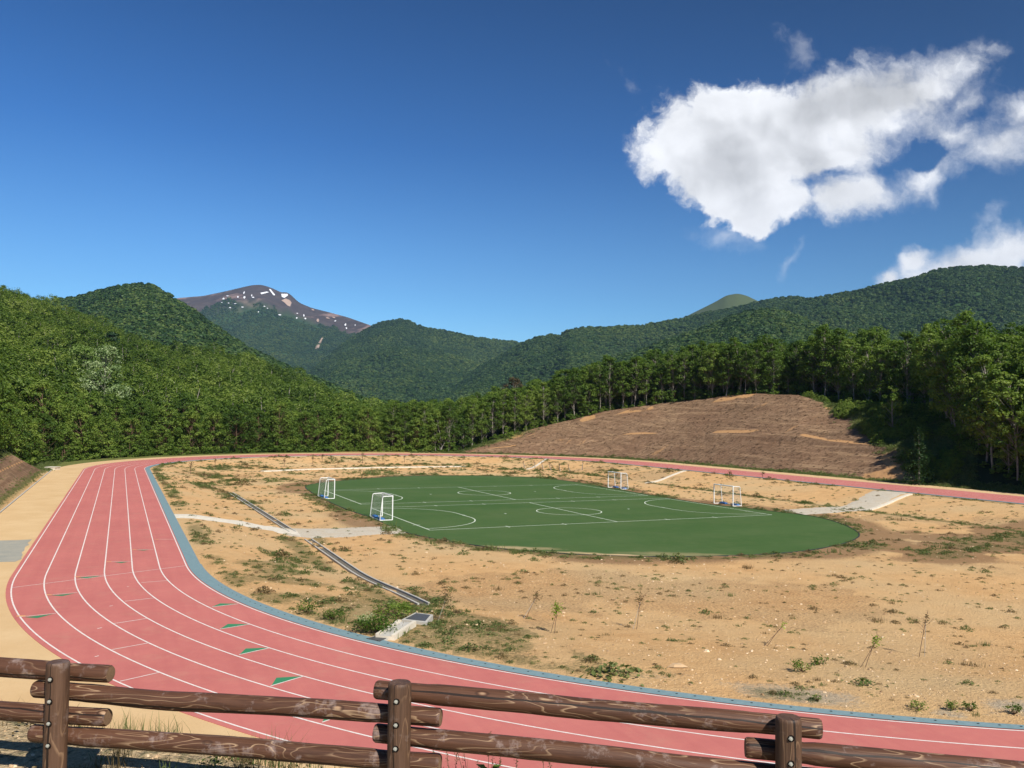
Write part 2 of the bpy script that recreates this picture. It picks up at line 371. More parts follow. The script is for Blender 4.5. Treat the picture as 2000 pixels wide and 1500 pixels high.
# ------------------------------------------------------------------ ground sheet
def ground_masks(x, y):
    a, b, s = stad(x, y); u = x/np.maximum(y, 1e-3); D = y
    n1 = fbm(x/4.0, y/4.0, 21); n2 = fbm(x/1.3, y/1.3, 22, 3); n3 = fbm(x/14, y/14, 23, 3)
    inr = (s < -.9)
    dt = np.full(x.shape, 99.0); m = inr
    dt[m] = poly_dist(x[m], y[m], TURF[::3])
    # green weed cover
    v = .06*sm(n1, .5, .75)*inr
    v = np.maximum(v, inr*np.exp(-((s+1.5)/.8)**2)*sm(n1, .35, .6)*.9)
    v = np.maximum(v, inr*np.exp(-((b+28.2)/.7)**2)*sm(n1, .45, .65)*((a > -13) & (a < 16))); v = np.maximum(v, inr*np.exp(-((b+30.3)/.8)**2)*sm(n1, .2, .45)*((a > -13) & (a < 16)))
    v = np.maximum(v, inr*np.exp(-((b+28.3+(a-34)*.145)/1.5)**2)*((a > 33) & (a < 64))*sm(n1, .2, .5)); v = np.maximum(v, inr*np.exp(-((s+9)/4)**2)*(b < -8)*(a > 70)*(a < 96)*sm(n1, .40, .6)*.9)
    v = np.maximum(v, inr*np.exp(-((b-24.6)/.8)**2)*sm(n1, .2, .45)*((a > -6) & (a < 84)))
    v = np.maximum(v, inr*sm(dt, 3.2, .4)*sm(n1, .30, .55)*.8)
    v = np.maximum(v, inr*(b < -27)*(a < 8)*(a > -26)*sm(n1, .52, .66)*.8)
    v = np.maximum(v, inr*(a < 2)*(b > 4)*sm(n1+.25*(n3-.5), .45, .64)*.7*sm(-a, -2, 2)*sm(a, -14, -8))
    v = np.maximum(v, inr*(a < -10)*sm(n1, .60, .72)*.2)
    v = np.maximum(v, inr*(a > 62)*sm(n1, .47, .66)*.5)
    # brown weathered soil
    br = inr*np.clip(sm(dt, 5.5, 1.0)*sm(n3, .35, .6)+sm(dt, 2.2, .4)*.8, 0, 1)
    br = np.maximum(br, inr*sm(a, 6, 1)*sm(a, -13, -7)*sm(b, -2, 8)*sm(n1+.5*(n3-.5), .30, .50))
    br = np.maximum(br, inr*sm(n3+.3*(n2-.5), .56, .7)*.45)
    mul = (s > 11.9)*(D < tab(u, DC)+3+8*sm(u, .29, .35))*sm(u, -.10, -.06)*(D > 60)
    lb = (s > 11.6)*(b < 0)*(a < 84)*(s < 17.5); mul = np.maximum(mul, lb*1.0)
    grs = np.exp(-((s-11.7)/np.where(b > 0, 1.0, .5))**2)*(s > 10.5)*np.where((b < 0) & (a < 78), .55, 1.0)
    grs = np.maximum(grs, (s > 11)*(b < 0)*(a > 78)*sm(u, -.15, -.25))
    grs = np.maximum(grs, (s > 11.2)*sm(-a, -60, -10)*(b < 0)*sm(n1, .45, .6)*.7*(s < 13)*(a < 10))
    qb = np.clip((D-tab(u, D12))/np.maximum(tab(u, DC)-tab(u, D12), 5), 0, 1.1); ub = .488-.125*qb
    edge = sm(u+.07*(n1-.5)+.03*(n2-.5), ub-.012, ub+.015)*(s > 12.5)*(D > 60)
    grs = np.maximum(grs, edge*.9)
    grs = np.maximum(grs, mul*sm(D-tab(u, DC), -6, 0)*sm(u, .06, -.02)*.8)
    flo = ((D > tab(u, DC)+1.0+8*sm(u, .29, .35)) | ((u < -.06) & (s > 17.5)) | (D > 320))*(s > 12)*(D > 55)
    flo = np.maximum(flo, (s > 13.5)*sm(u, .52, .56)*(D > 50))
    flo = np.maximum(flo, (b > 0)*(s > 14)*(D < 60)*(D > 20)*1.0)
    org = mul*(np.exp(-((( D-tab(u, D12))/np.maximum(tab(u, DC)-tab(u, D12), 5)-.43)/.035)**2)*sm(fbm(x/9, y/9, 31, 3), .42, .54))
    org = np.maximum(org, mul*sm(D-tab(u, DC), -5, -1)*sm(fbm(x/6, y/6, 33, 3), .50, .62))
    org = np.maximum(org, mul*sm(fbm(x/9+y/11, y/2.2-x/4, 35, 3), .72, .80)*.5)
    org = np.maximum(org, mul*sm(u, .33, .45)*sm(fbm(x/3, y/6, 36, 3), .50, .64)*.8)
    shelf = (s > 17.5)*(D < 30)
    grv = inr*np.exp(-((s+1.6)/1.2)**2)*(a < 0)*sm(b, -34, -18)*sm(n1, .3, .5)
    return dict(veg=v, brn=br, mul=np.clip(mul, 0, 1), grs=np.clip(grs, 0, 1), flo=np.clip(flo, 0, 1), org=np.clip(org, 0, 1), shf=shelf*1.0, grv=grv)

ang = np.concatenate([np.arange(-180, -43, 2.5), np.arange(-43, 43, .115), np.arange(43, 180, 2.5)])
rad = [0.6]
while rad[-1] < 24: rad.append(rad[-1]*1.022)
while rad[-1] < 250: rad.append(rad[-1]+.5)
while rad[-1] < 7000: rad.append(rad[-1]*1.045)
rad = np.array(rad); A_, R_ = np.meshgrid(np.radians(ang), rad)
gx, gy = R_*np.sin(A_), R_*np.cos(A_)
gz = height(gx.ravel(), gy.ravel())
mk = ground_masks(gx.ravel(), gy.ravel())
# the sheet dips a little under the turf and the laid paths
ins = np.zeros(gx.size, bool); q = (stad(gx.ravel(), gy.ravel())[2] < -8); ins[q] = inside(gx.ravel()[q], gy.ravel()[q], TURF)
gz = np.where(ins, -1.06, gz)
V = np.stack([gx.ravel(), gy.ravel(), gz], 1); na, nr = len(ang), len(rad)
i = np.arange(nr-1)[:, None]*na; j = np.arange(na)[None]; j2 = (j+1) % na
Q = np.stack([i+j, i+na+j, i+na+j2, i+j2], -1).reshape(-1, 4)
V = np.vstack([V, [0, 0, float(gz[0])]]); T3 = np.array([[len(V)-1, k, (k+1) % na] for k in range(na)])
T3 = T3[:, [0, 1, 2]]
for k in mk: mk[k] = np.append(mk[k], mk[k][0])

gm, t, p = material('ground', 0.95, 0.1)
P = t.pos()
nz = t.noise(P, 0.9, 6, .65); nf = t.noise(P, 9, 5, .65); nff = t.noise(P, 40, 3, .6); nb = t.noise(P, .12, 4, .5)
vor = t.new('ShaderNodeTexVoronoi'); vor.inputs['Scale'].default_value = 5; t.l.new(P, vor.inputs['Vector'])
dirt = t.mix(t.mapr(nz, .35, .68), (.73, .455, .210), (.62, .360, .155))
dirt = t.mix(t.mapr(nb, .4, .65), dirt, (.65, .445, .225))
dirt = t.mix(t.mapr(nf, .5, .78, 0, .45), dirt, (.38, .22, .11))
dirt = t.mix(t.mapr(nff, .62, .75, 0, .6), dirt, (.70, .50, .30))
stone = t.mapr(vor.outputs['Distance'], .10, .16, 1, 0); stone = t.m('MULTIPLY', stone, t.mapr(nz, .45, .6))
dirt = t.mix(t.m('MULTIPLY', stone, .6), dirt, (.72, .55, .36))
def brk(name, sc=1.0, lo=.35, hi=.65, src=None):
    return t.mapr(t.m('ADD', t.attr(name), t.m('MULTIPLY', t.m('SUBTRACT', src or nf, .5), sc)), lo, hi)
col = t.mix(t.m('MULTIPLY', brk('brn', .9), .75), dirt, (.235, .135, .07))
col = t.mix(t.m('MULTIPLY', brk('grv', .8), .8), col, (.44, .37, .27))
vegn = brk('veg', 1.5, .40, .85)
col = t.mix(t.m('MULTIPLY', vegn, .62), col, t.mix(nff, (.07, .085, .03), (.16, .16, .06)))
# brown matted bank: fibres run down the slope
mp = t.mapping(P, (0, 0, 0), (0, 0, math.radians(38)), (.16, 1.1, 1.0))
st = t.noise(mp, 2.2, 8, .75, .6); st2 = t.noise(P, 3.5, 5, .7)
mulc = t.mix(t.mapr(st, .38, .60), (.140, .080, .045), (.320, .205, .122))
mulc = t.mix(t.mapr(st2, .55, .75, 0, .55), mulc, (.125, .09, .05))
mulc = t.mix(t.mapr(t.m('ADD', t.m('MULTIPLY', st, .6), t.m('MULTIPLY', nf, .5)), .62, .72, 0, .75), mulc, (.46, .31, .21))
mulc = t.mix(t.m('MULTIPLY', t.mapr(nb, .45, .62), .35), mulc, (.22, .12, .07))
mr = t.mapping(P, (0, 0, 0), (0, 0, -TH), (1, 1, 1)); ms_ = t.noise(t.mapping(mr, (0, 0, 0), (0, 0, 0), (.7, .05, 1.5)), 1.0, 6, .7)
mulc = t.mix(t.mapr(ms_, .54, .64, 0, .6), mulc, (.44, .29, .165)); mulc = t.mix(t.mapr(ms_, .46, .38, 0, .5), mulc, (.13, .078, .045))
col = t.mix(brk('mul', .3), col, mulc)
col = t.mix(brk('org', .9, .4, .62), col, t.mix(nf, (.44, .22, .085), (.56, .34, .17)))
col = t.mix(brk('grs', .9), col, t.mix(nff, (.10, .125, .03), (.22, .22, .07)))
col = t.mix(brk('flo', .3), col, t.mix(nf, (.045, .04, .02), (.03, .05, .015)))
shc = t.mix(t.mapr(nff, .35, .7), (.42, .30, .165), (.60, .46, .27)); shc = t.mix(t.mapr(nf, .5, .62), shc, (.17, .15, .08))
col = t.mix(t.attr('shf'), col, shc)
t.l.new(col, p.inputs['Base Color'])
bump(t, p, t.m('ADD', t.m('ADD', nf, t.m('MULTIPLY', nff, .35)), t.m('ADD', t.m('MULTIPLY', stone, .5), t.m('MULTIPLY', st2, .8))), .10, .9)
g = structure(mesh_obj('ground', V, [T3, Q], [gm], None, None, True, mk))

# ------------------------------------------------------------------ running track
def strip(name, tts, ss, z, mat, skirt=0.0, zf=None, closed=False):
    tts = np.asarray(tts, float); ss = np.asarray(ss, float)
    a, b = oval(np.repeat(tts, len(ss)), np.tile(ss, len(tts)))
    Pn = ab(a, b, 0); Pn[:, 2] = z if zf is None else zf(Pn[:, 0], Pn[:, 1])+z
    nt, ns = len(tts), len(ss)
    i = np.arange(nt-1)[:, None]*ns; j = np.arange(ns-1)[None]
    Qs = [np.stack([i+j, i+ns+j, i+ns+j+1, i+j+1], -1).reshape(-1, 4)]
    if skirt:
        n0 = len(Pn); lo = Pn.copy(); lo[:, 2] -= skirt; Pn = np.vstack([Pn, lo]); k = np.arange(nt-1)*ns
        Qs.append(np.stack([k, k+n0, k+n0+ns, k+ns], -1)); k = k+ns-1
        Qs.append(np.stack([k, k+ns, k+ns+n0, k+n0], -1))
    return Pn, np.concatenate(Qs)
TT = np.linspace(0, PER, 530)
m_track, t, p = material('track_rubber', .85, .25)
P = t.pos(); n1 = t.noise(P, .25, 4, .6); n2 = t.noise(P, 60, 3, .7); n3 = t.noise(P, 2.2, 5, .6)
c = t.mix(t.mapr(n1, .3, .7), (.56, .180, .152), (.49, .150, .130))
c = t.mix(t.mapr(n3, .45, .75, 0, .35), c, (.63, .22, .17)); c = t.mix(t.mapr(n2, .5, .7, 0, .35), c, (.36, .08, .07))
n4 = t.noise(P, .7, 6, .75); n5 = t.noise(t.mapping(t.mapping(P, (0, 0, 0), (0, 0, -TH), (1, 1, 1)), (0, 0, 0), (0, 0, 0), (2.5, .12, 1)), 1.0, 5, .6)
c = t.mix(t.mapr(n4, .52, .78, 0, .35), c, (.50, .30, .20)); c = t.mix(t.mapr(n5, .45, .7, 0, .28), c, (.42, .11, .10))
t.l.new(c, p.inputs['Base Color']); bump(t, p, n2, .004, .6)
V_, Q_ = strip('t', TT, np.linspace(-.08, 7.32+.2, 14), .0, None, .06)
structure(mesh_obj('running_track', V_, [Q_], [m_track]))
m_kerb, t, p = material('blue_kerb', .8, .3)
P = t.pos(); n2 = t.noise(P, 5, 5, .7); n3 = t.noise(P, 60, 2)
c = t.mix(t.mapr(n2, .35, .7), (.155, .25, .27), (.215, .31, .33)); c = t.mix(t.mapr(n3, .6, .75, 0, .4), c, (.40, .36, .28))
t.l.new(c, p.inputs['Base Color'])
_kw = .64-.34*sm(TT, PER-75, PER-25)+.34*sm(TT, 0, 1)*0
_kw = np.where(TT > PER-75, .30+.34*sm(TT, PER-48, PER-2), np.where(TT > 2*LEN+math.pi*RAD, .30, .60))
Vk = []
for f_ in (1, .66, .33, 0):
    a__, b__ = oval(TT, -.08-_kw*f_); Vk.append(ab(0, 0)*0+np.c_[(np.array([CX, CY])+a__[:, None]*DA+b__[:, None]*DB), np.full(len(TT), .012)])
Vk = np.stack(Vk, 1); _n = len(TT); _i = np.arange(_n-1)[:, None]*4; _j = np.arange(3)[None]; Q_ = np.stack([_i+_j, _i+4+_j, _i+4+_j+1, _i+_j+1], -1).reshape(-1, 4)
V_ = Vk.reshape(-1, 3); lo = V_.copy(); lo[:, 2] -= .1; V_ = np.vstack([V_, lo]); _k = np.arange(_n-1)*4; Q_ = np.vstack([Q_, np.stack([_k, _k+4*_n, _k+4*_n+4, _k+4], -1)])
structure(mesh_obj('blue_kerb', V_, [Q_], [m_kerb]))
m_dark, t, p = material('dark_hole', .9, .1); p.inputs['Base Color'].default_value = (.012, .016, .016, 1)
mb = MB()
for tt in np.arange(2*LEN+math.pi*RAD+6, PER-6, .5):
    for ds, sz in ((-.08-.62*float(np.interp(tt, TT, _kw)), .032),):
        a, b = oval(np.array([tt]), ds); c0 = ab(a[0], b[0], .0165)
        th = np.arange(8)/8*2*np.pi; mb.add(np.stack([c0[0]+sz*1.1*np.cos(th), c0[1]+sz*np.sin(th), np.full(8, c0[2])], 1), [list(range(8))])
structure(mb.build('kerb_drain_holes', [m_dark]))

m_paint, t, p = material('track_paint', .7, .3)
P = t.pos(); nn = t.noise(P, 6, 5, .7)
t.l.new(t.mix(t.mapr(nn, .4, .7, 0, .6), (.82, .77, .71), (.62, .40, .34)), p.inputs['Base Color'])
m_green, t, p = material('green_paint', .75, .3); nn = t.noise(t.pos(), 8, 4, .6)
t.l.new(t.mix(nn, (.035, .20, .085), (.05, .26, .12)), p.inputs['Base Color'])
m_orange, t, p = material('orange_paint', .75, .3); p.inputs['Base Color'].default_value = (.75, .38, .16, 1)
mb = MB()
for k in range(7):
    V_, Q_ = strip('l', TT, [k*1.22-.028, k*1.22+.028], .004, None); mb.add(V_, Q_)
def sheet_line(p0, p1, wd, z, mb, mi=0):
    p0 = np.asarray(p0, float)[:2]; p1 = np.asarray(p1, float)[:2]; d = p1-p0; d = d/np.linalg.norm(d); n = np.array([-d[1], d[0]])*wd/2
    Vn = [(*(p0-n), z), (*(p1-n), z), (*(p1+n), z), (*(p0+n), z)]; mb.add(Vn, [[0, 1, 2, 3]], mi)
cross = [((303,1053.5),(339,1053.5)),((261,1073.6),(300,1073)),((210,1097.6),(257,1096.4)),((149,1127),(205,1123)),((22.5,1148),(363,1105)),((93,1162.2),(151,1157.6)),((40,1205),(109,1198)),
         ((276,1138),(328,1134)),((244,1174.5),(301,1168)),((223,1218),(288,1208)),((219,1269),(290,1256)),((234,1331),(311,1313.5)),
         ((414,1185.5),(465,1179.5)),((429,1229),(487,1219.5)),((467,1279),(527,1265.5)),((528.5,1340),(593,1321)),((629,1411),(700,1386))]
for p0, p1 in cross: sheet_line(ground_at(*p0), ground_at(*p1), .045, .006, mb)
tris = [[(223,1097.8),(250,1097.2),(237,1099.6)],[(152,1127.8),(198,1124.5),(172,1129.6)],[(100,1162.8),(146,1158.8),(122,1164)],[(48,1205.5),(104,1199),(73,1207)],[(267,1074.2),(292,1073.6),(281,1075.2)],
        [(414,1185),(463,1179),(430,1178.5)],[(430,1228.5),(486,1218.8),(445,1218.5)],[(468,1278),(526,1264.8),(480,1266.5)],[(530,1339),(592,1320.5),(540,1323.5)],[(630,1410),(699,1385.5),(636,1393)]]
for tr in tris: mb.add([ground_at(a, b, .005) for a, b in tr], [[0, 1, 2]], 1)
for c0, r0 in (((41,1203),.16),((96,1161.6),.12),((151.5,1126.3),.12),((213,1097),.12),((263,1073.3),.12),((306,1053.2),.12)):
    g0 = ground_at(*c0, .008); mb.add([g0+[-r0, -r0*.5, 0], g0+[r0, -r0*.5, 0], g0+[r0, r0*.5, 0], g0+[-r0, r0*.5, 0]], [[0, 1, 2, 3]], 2)
for (x0, y0), (x1, y1) in (((190,1228),(199,1226)),((214,1184),(220,1183)),((185,1283),(193,1281)),((248,1146),(252,1145.5))): sheet_line(ground_at(x0, y0), ground_at(x1, y1), .05, .006, mb)
structure(mb.build('track_markings', [m_paint, m_green, m_orange]))

m_path, t, p = material('sand_path', .95, .1)
P = t.pos(); n1 = t.noise(P, .35, 5, .6); n2 = t.noise(P, 25, 4, .65)
c = t.mix(t.mapr(n1, .35, .7), (.68, .48, .26), (.60, .40, .20)); c = t.mix(t.mapr(n2, .5, .75, 0, .4), c, (.46, .31, .16))
t.l.new(c, p.inputs['Base Color']); bump(t, p, n2, .02, .5)
rngp = fbm(TT/1.5, TT*0, 77, 3)
V_, Q_ = strip('p', TT, [7.44, 8.2, 9, 10, 11.1], -.012, None, .06)
structure(mesh_obj('sand_path', V_, [Q_], [m_path]))
m_grav, t, p = material('gravel', .95, .1)
P = t.pos(); vr = t.new('ShaderNodeTexVoronoi'); vr.inputs['Scale'].default_value = 14; t.l.new(P, vr.inputs['Vector']); n1 = t.noise(P, 1.2, 5, .6)
n2 = t.noise(P, 18, 4, .7)
c = t.mix(t.mapr(n2, .3, .7), (.46, .40, .31), (.70, .63, .51)); c = t.mix(t.mapr(n1, .45, .7, 0, .5), c, (.56, .43, .27))
t.l.new(c, p.inputs['Base Color']); bump(t, p, t.m('ADD', n2, vr.outputs['Distance']), .05, .8)
m_grey, t, p = material('grey_grit', .95, .1)
P = t.pos(); n1 = t.noise(P, 1.2, 6, .7); t.l.new(t.mix(t.mapr(n1, .35, .7), (.30, .30, .26), (.40, .37, .30)), p.inputs['Base Color'])
m_conc, t, p = material('concrete', .9, .2)
P = t.pos(); n1 = t.noise(P, 3, 6, .7); n2 = t.noise(P, 30, 4, .6)
c = t.mix(t.mapr(n1, .35, .7), (.54, .52, .47), (.42, .40, .35)); c = t.mix(t.mapr(n2, .55, .8, 0, .5), c, (.24, .21, .17)); t.l.new(c, p.inputs['Base Color']); bump(t, p, n2, .01, .5)
m_concw, t, p = material('pale_concrete', .9, .2)
P = t.pos(); n1 = t.noise(P, 3, 6, .7); t.l.new(t.mix(t.mapr(n1, .35, .7), (.74, .68, .56), (.58, .51, .40)), p.inputs['Base Color'])

def quad_sheet(name, pts, mat, z=.03, n=16, m=8, jag=0.0):
    """draped sheet: pts = two edge polylines in pixels"""
    E0, E1 = [np.array([gp(*q) for q in e]) for e in pts]
    def res(E, n):
        L = np.concatenate([[0], np.cumsum(np.linalg.norm(np.diff(E[:, :2], axis=0), axis=1))]); q = np.linspace(0, L[-1], n)
        return np.stack([np.interp(q, L, E[:, k]) for k in range(3)], 1)
    A = res(E0, n); B = res(E1, n); f = np.linspace(0, 1, m)
    G = A[:, None]*(1-f)[None, :, None]+B[:, None]*f[None, :, None]
    if jag: G[:, 0, :2] += (rng.random((n, 2))-.5)*jag; G[:, -1, :2] += (rng.random((n, 2))-.5)*jag
    G[..., 2] = height(G[..., 0].ravel(), G[..., 1].ravel()).reshape(n, m)+z; G[:, 0, 2] -= z+.03; G[:, -1, 2] -= z+.03
    i = np.arange(n-1)[:, None]*m; j = np.arange(m-1)[None]
    return mesh_obj(name, G.reshape(-1, 3), [np.stack([i+j, i+m+j, i+m+j+1, i+j+1], -1).reshape(-1, 4)], [mat], None, None, True)
structure(quad_sheet('gravel_path', [[(545, 1030), (600, 1032), (690, 1029), (765, 1027)], [(560, 1047), (610, 1053), (690, 1049), (795, 1042)]], m_grav, .035, 60, 8, .25))
structure(quad_sheet('gravel_ramp', [[(1705, 957.5), (1672, 975), (1640, 988), (1600, 990), (1520, 996)], [(1779, 963.5), (1735, 982), (1690, 998), (1650, 1001), (1575, 1006)]], m_grav, .035, 60, 8, .5))
structure(quad_sheet('concrete_apron', [[(337, 1003), (400, 1007), (470, 1016), (530, 1027), (575, 1034)], [(341, 1013), (400, 1017), (470, 1027), (530, 1040), (590, 1051)]], m_concw, .06, 30, 4))
g0, g1 = stad(*[np.array([q]) for q in ground_at(40, 1054)[:2]])[0][0], stad(*[np.array([q]) for q in ground_at(40, 1096)[:2]])[0][0]
V_, Q_ = strip('gg', np.linspace(g1, g0, 12), [7.7, 8.5, 9.5, 10.9], -.007, None); V_[:, :2] += (rng.random((len(V_), 2))-.5)*.25
structure(mesh_obj('grit_patch', V_, [Q_], [m_grey]))

# ------------------------------------------------------------------ turf
m_turf, t, p = material('turf', .95, .1)
P = t.pos(); n1 = t.noise(P, .10, 4, .5); n2 = t.noise(P, 22, 4, .7); n3 = t.noise(P, .9, 5, .6)
c = t.mix(t.mapr(n1, .35, .65), (.055, .112, .030), (.070, .126, .038)); c = t.mix(t.mapr(n2, .4, .75, 0, .4), c, (.045, .09, .026)); c = t.mix(t.mapr(n3, .5, .75, 0, .3), c, (.10, .15, .05))
sx = t.new('ShaderNodeSeparateXYZ'); t.l.new(t.mapping(P, (0, 0, 0), (0, 0, -TH), (1, 1, 1)), sx.inputs[0])
ro = t.m('FRACT', t.m('DIVIDE', sx.outputs[1], 3.9)); rb = t.noise(t.mapping(t.mapping(P, (0, 0, 0), (0, 0, -TH), (1, 1, 1)), (0, 0, 0), (0, 0, 0), (.02, .255, 1)), 1.0, 0, .5)
c = t.mix(t.mapr(rb, .35, .65, 0, .30), c, (.080, .135, .045)); c = t.mix(t.m('MULTIPLY', t.m('LESS_THAN', ro, .03), .25), c, (.03, .06, .02))
c = t.mix(t.mapr(t.noise(P, .28, 6, .7), .45, .72, 0, .35), c, (.12, .15, .06))
def stain(px, py, rx, ry, gain):     # washed-in sand along the near edge
    g0 = ground_at(px, py, -1)
    q = t.mapping(P, (g0[0], g0[1], -1), (0, 0, math.radians(-6)), (rx, ry, 1), 'TEXTURE')
    return t.m('MULTIPLY', t.mapr(t.m('ADD', t.vm('LENGTH', q), t.m('MULTIPLY', t.m('SUBTRACT', n3, .5), 1.2)), 1.05, .35), gain)
sd1 = t.m('MAXIMUM', t.m('MAXIMUM', stain(1180, 1084, 3.6, .75, 1.0), stain(1000, 1070, 3.6, .9, .6)), t.m('MAXIMUM', stain(1330, 1083, 5, 1.0, .3), stain(1120, 1080, 3, .7, .6)))
c = t.mix(sd1, c, (.60, .43, .24)); t.l.new(c, p.inputs['Base Color']); bump(t, p, n2, .02, .8)
n = len(TURF); Vt = np.vstack([np.c_[TURF, np.full(n, -1.0)], np.c_[TURF, np.full(n, -1.12)]])
k = np.arange(n); k2 = (k+1) % n
sgn = np.sum(TURF[:, 0]*np.roll(TURF[:, 1], -1)-np.roll(TURF[:, 0], -1)*TURF[:, 1]) > 0
top = k if sgn else k[::-1]
structure(mesh_obj('turf', Vt, [np.stack([k, k+n, k2+n, k2], 1), top[None]], [m_turf]))
m_rim, t, p = material('turf_edging', .8, .2); p.inputs['Base Color'].default_value = (.035, .045, .04, 1)
nrm = np.roll(TURF, -1, 0)-np.roll(TURF, 1, 0); nrm = np.c_[nrm[:, 1], -nrm[:, 0]]; nrm /= np.linalg.norm(nrm, axis=1)[:, None]
if not sgn: nrm = -nrm
o1, o2 = TURF+nrm*.005, TURF+nrm*.10
Vr = np.vstack([np.c_[o1, np.full(n, -1.05)], np.c_[o1, np.full(n, -.975)], np.c_[o2, np.full(n, -.975)], np.c_[o2, np.full(n, -1.12)]])
structure(mesh_obj('turf_edging', Vr, [np.concatenate([np.stack([k+n*r, k2+n*r, k2+n*(r+1), k+n*(r+1)], 1) for r in range(3)])], [m_rim]))
m_line, t, p = material('pitch_paint', .8, .2); nn = t.noise(t.pos(), 5, 5, .7)
t.l.new(t.mix(t.mapr(nn, .45, .8, 0, .5), (.74, .80, .66), (.35, .45, .28)), p.inputs['Base Color'])
mb = MB(); ZL = -.996
def L(a0, b0, a1, b1, wd=.085, z=ZL): sheet_line(ab(a0, b0), ab(a1, b1), wd, z, mb)
def arc(ca, cb, r, d0, d1, z=ZL+.001):
    th = np.radians(np.linspace(d0, d1, 40)); wd = .085
    I = ab(ca+(r-wd/2)*np.cos(th), cb+(r-wd/2)*np.sin(th), z); O = ab(ca+(r+wd/2)*np.cos(th), cb+(r+wd/2)*np.sin(th), z)
    i = np.arange(39); mb.add(np.vstack([I, O]), np.stack([i, i+1, i+41, i+40], 1))
for a0, a1 in ((15.85, 32.75), (36.1, 53.0)):
    b0, b1 = -19.45, 13.4; am = (a0+a1)/2; bm = (b0+b1)/2
    L(a0, b0, a0, b1); L(a1, b0, a1, b1); L(a0, b0, a1, b0, z=ZL+.001); L(a0, b1, a1, b1, z=ZL+.001); L(a0, bm, a1, bm, z=ZL+.001)
    arc(am, bm, 3.0, 0, 360, ZL+.002)
    for e, sg in ((b0, 1), (b1, -1)):
        arc(am+1.5, e, 6, 0 if sg > 0 else -90, 90 if sg > 0 else 0, ZL+.002); arc(am-1.5, e, 6, 90 if sg > 0 else 180, 180 if sg > 0 else 270, ZL+.002); L(am-1.5, e+sg*6, am+1.5, e+sg*6, z=ZL+.002)
        for off in (6, 10): sheet_line(ab(am-.12, e+sg*off), ab(am+.12, e+sg*off), .2, ZL+.003, mb)
    for bb in (bm-10, bm-5, bm+5, bm+10):
        for ee in (a0, a1): L(ee-.4, bb, ee+.4, bb, .08, ZL+.003)
    for ee in (b0, b1): L(a0+3.3, ee-.3, a0+3.3, ee+.3, .08, ZL+.003)
structure(mb.build('pitch_markings', [m_line]))

# ------------------------------------------------------------------ kerbs, gutters, drains
def channel(name, pts, width, mats, wall=.09, up=.10, floor=.02):
    """open concrete channel: two walls and a dark floor following the ground"""
    P0 = np.asarray(pts, float); L_ = np.concatenate([[0], np.cumsum(np.linalg.norm(np.diff(P0[:, :2], axis=0), axis=1))]); q = np.linspace(0, L_[-1], max(2, int(L_[-1]/1.5)))
    Pc = np.stack([np.interp(q, L_, P0[:, k]) for k in range(3)], 1)
    d = np.gradient(Pc[:, :2], axis=0); d /= np.linalg.norm(d, axis=1)[:, None]; nn = np.c_[-d[:, 1], d[:, 0]]
    mbx = MB(); h = width/2
    prof = [(-h, -.15), (-h, up), (-h+wall, up), (-h+wall, floor), (h-wall, floor), (h-wall, up), (h, up), (h, -.15)]
    S = np.stack([np.c_[Pc[:, :2]+nn*o, Pc[:, 2]+z] for o, z in prof], 1); k = len(prof); n = len(Pc)
    for r in range(k-1):
        i = np.arange(n-1)*k+r; mbx.add(S.reshape(-1, 3), np.stack([i, i+1, i+k+1, i+k], 1), 1 if r == 3 else 0)
    mbx.add(S[0], [list(range(k))]); mbx.add(S[-1], [list(range(k))[::-1]])
    return mbx.build(name, mats)
def ribbon(name, pts, width, h, mat):
    P0 = np.asarray(pts, float); L_ = np.concatenate([[0], np.cumsum(np.linalg.norm(np.diff(P0[:, :2], axis=0), axis=1))]); q = np.linspace(0, L_[-1], max(3, int(L_[-1]/1.0)))
    xy = np.stack([np.interp(q, L_, P0[:, k]) for k in range(2)], 1); z = height(xy[:, 0], xy[:, 1])
    d = np.gradient(xy, axis=0); d /= np.linalg.norm(d, axis=1)[:, None]; nn = np.c_[-d[:, 1], d[:, 0]]; mbx = MB()
    S = np.stack([np.c_[xy+nn*o, z+zz] for o, zz in ((-width/2, -.2), (-width/2, h), (width/2, h), (width/2, -.2))], 1); n = len(xy)
    for r in range(3):
        i = np.arange(n-1)*4+r; mbx.add(S.reshape(-1, 3), np.stack([i, i+1, i+5, i+4], 1))
    mbx.add(S[0], [[0, 1, 2, 3]]); mbx.add(S[-1], [[3, 2, 1, 0]])
    return mbx.build(name, [mat])
m_chf, t, p = material('channel_floor', .9, .1); nn = t.noise(t.pos(), 4, 5, .7); t.l.new(t.mix(nn, (.10, .09, .07), (.22, .19, .15)), p.inputs['Base Color'])
def line_ab(a0, b0, a1, b1, n=40):
    a = np.linspace(a0, a1, n); b = np.linspace(b0, b1, n); Pq = ab(a, b, 0); Pq[:, 2] = height(Pq[:, 0], Pq[:, 1], False); return Pq
tag(channel('drain_channel', line_ab(52, -29.8, 17.8, -29.3), .55, [m_conc, m_chf]), 'open concrete drain channel running from the weeds down to the gravel path', 'drain')
tag(channel('drain_channel', line_ab(13.6, -29.0, -11.2, -29.1), .55, [m_conc, m_chf]), 'open concrete drain channel ending at the square grated basin in the weeds', 'drain')
tag(channel('drain_channel', [gp(512, 921.5), gp(600, 917.5), gp(700, 915), gp(800, 913), gp(909, 912)], .95, [m_concw, m_concw], .42, .14, .10), 'long pale concrete channel lying behind the green turf at the far bank foot', 'drain')
gut = []
for aa in np.linspace(-6, 81, 60): gut.append(ab(aa, -(RAD+11.32), -.03))
tag(channel('gutter', gut, .5, [m_conc, m_chf], .1, .10, .0), 'grey concrete gutter between the sand path and the brown bank on the left', 'gutter')
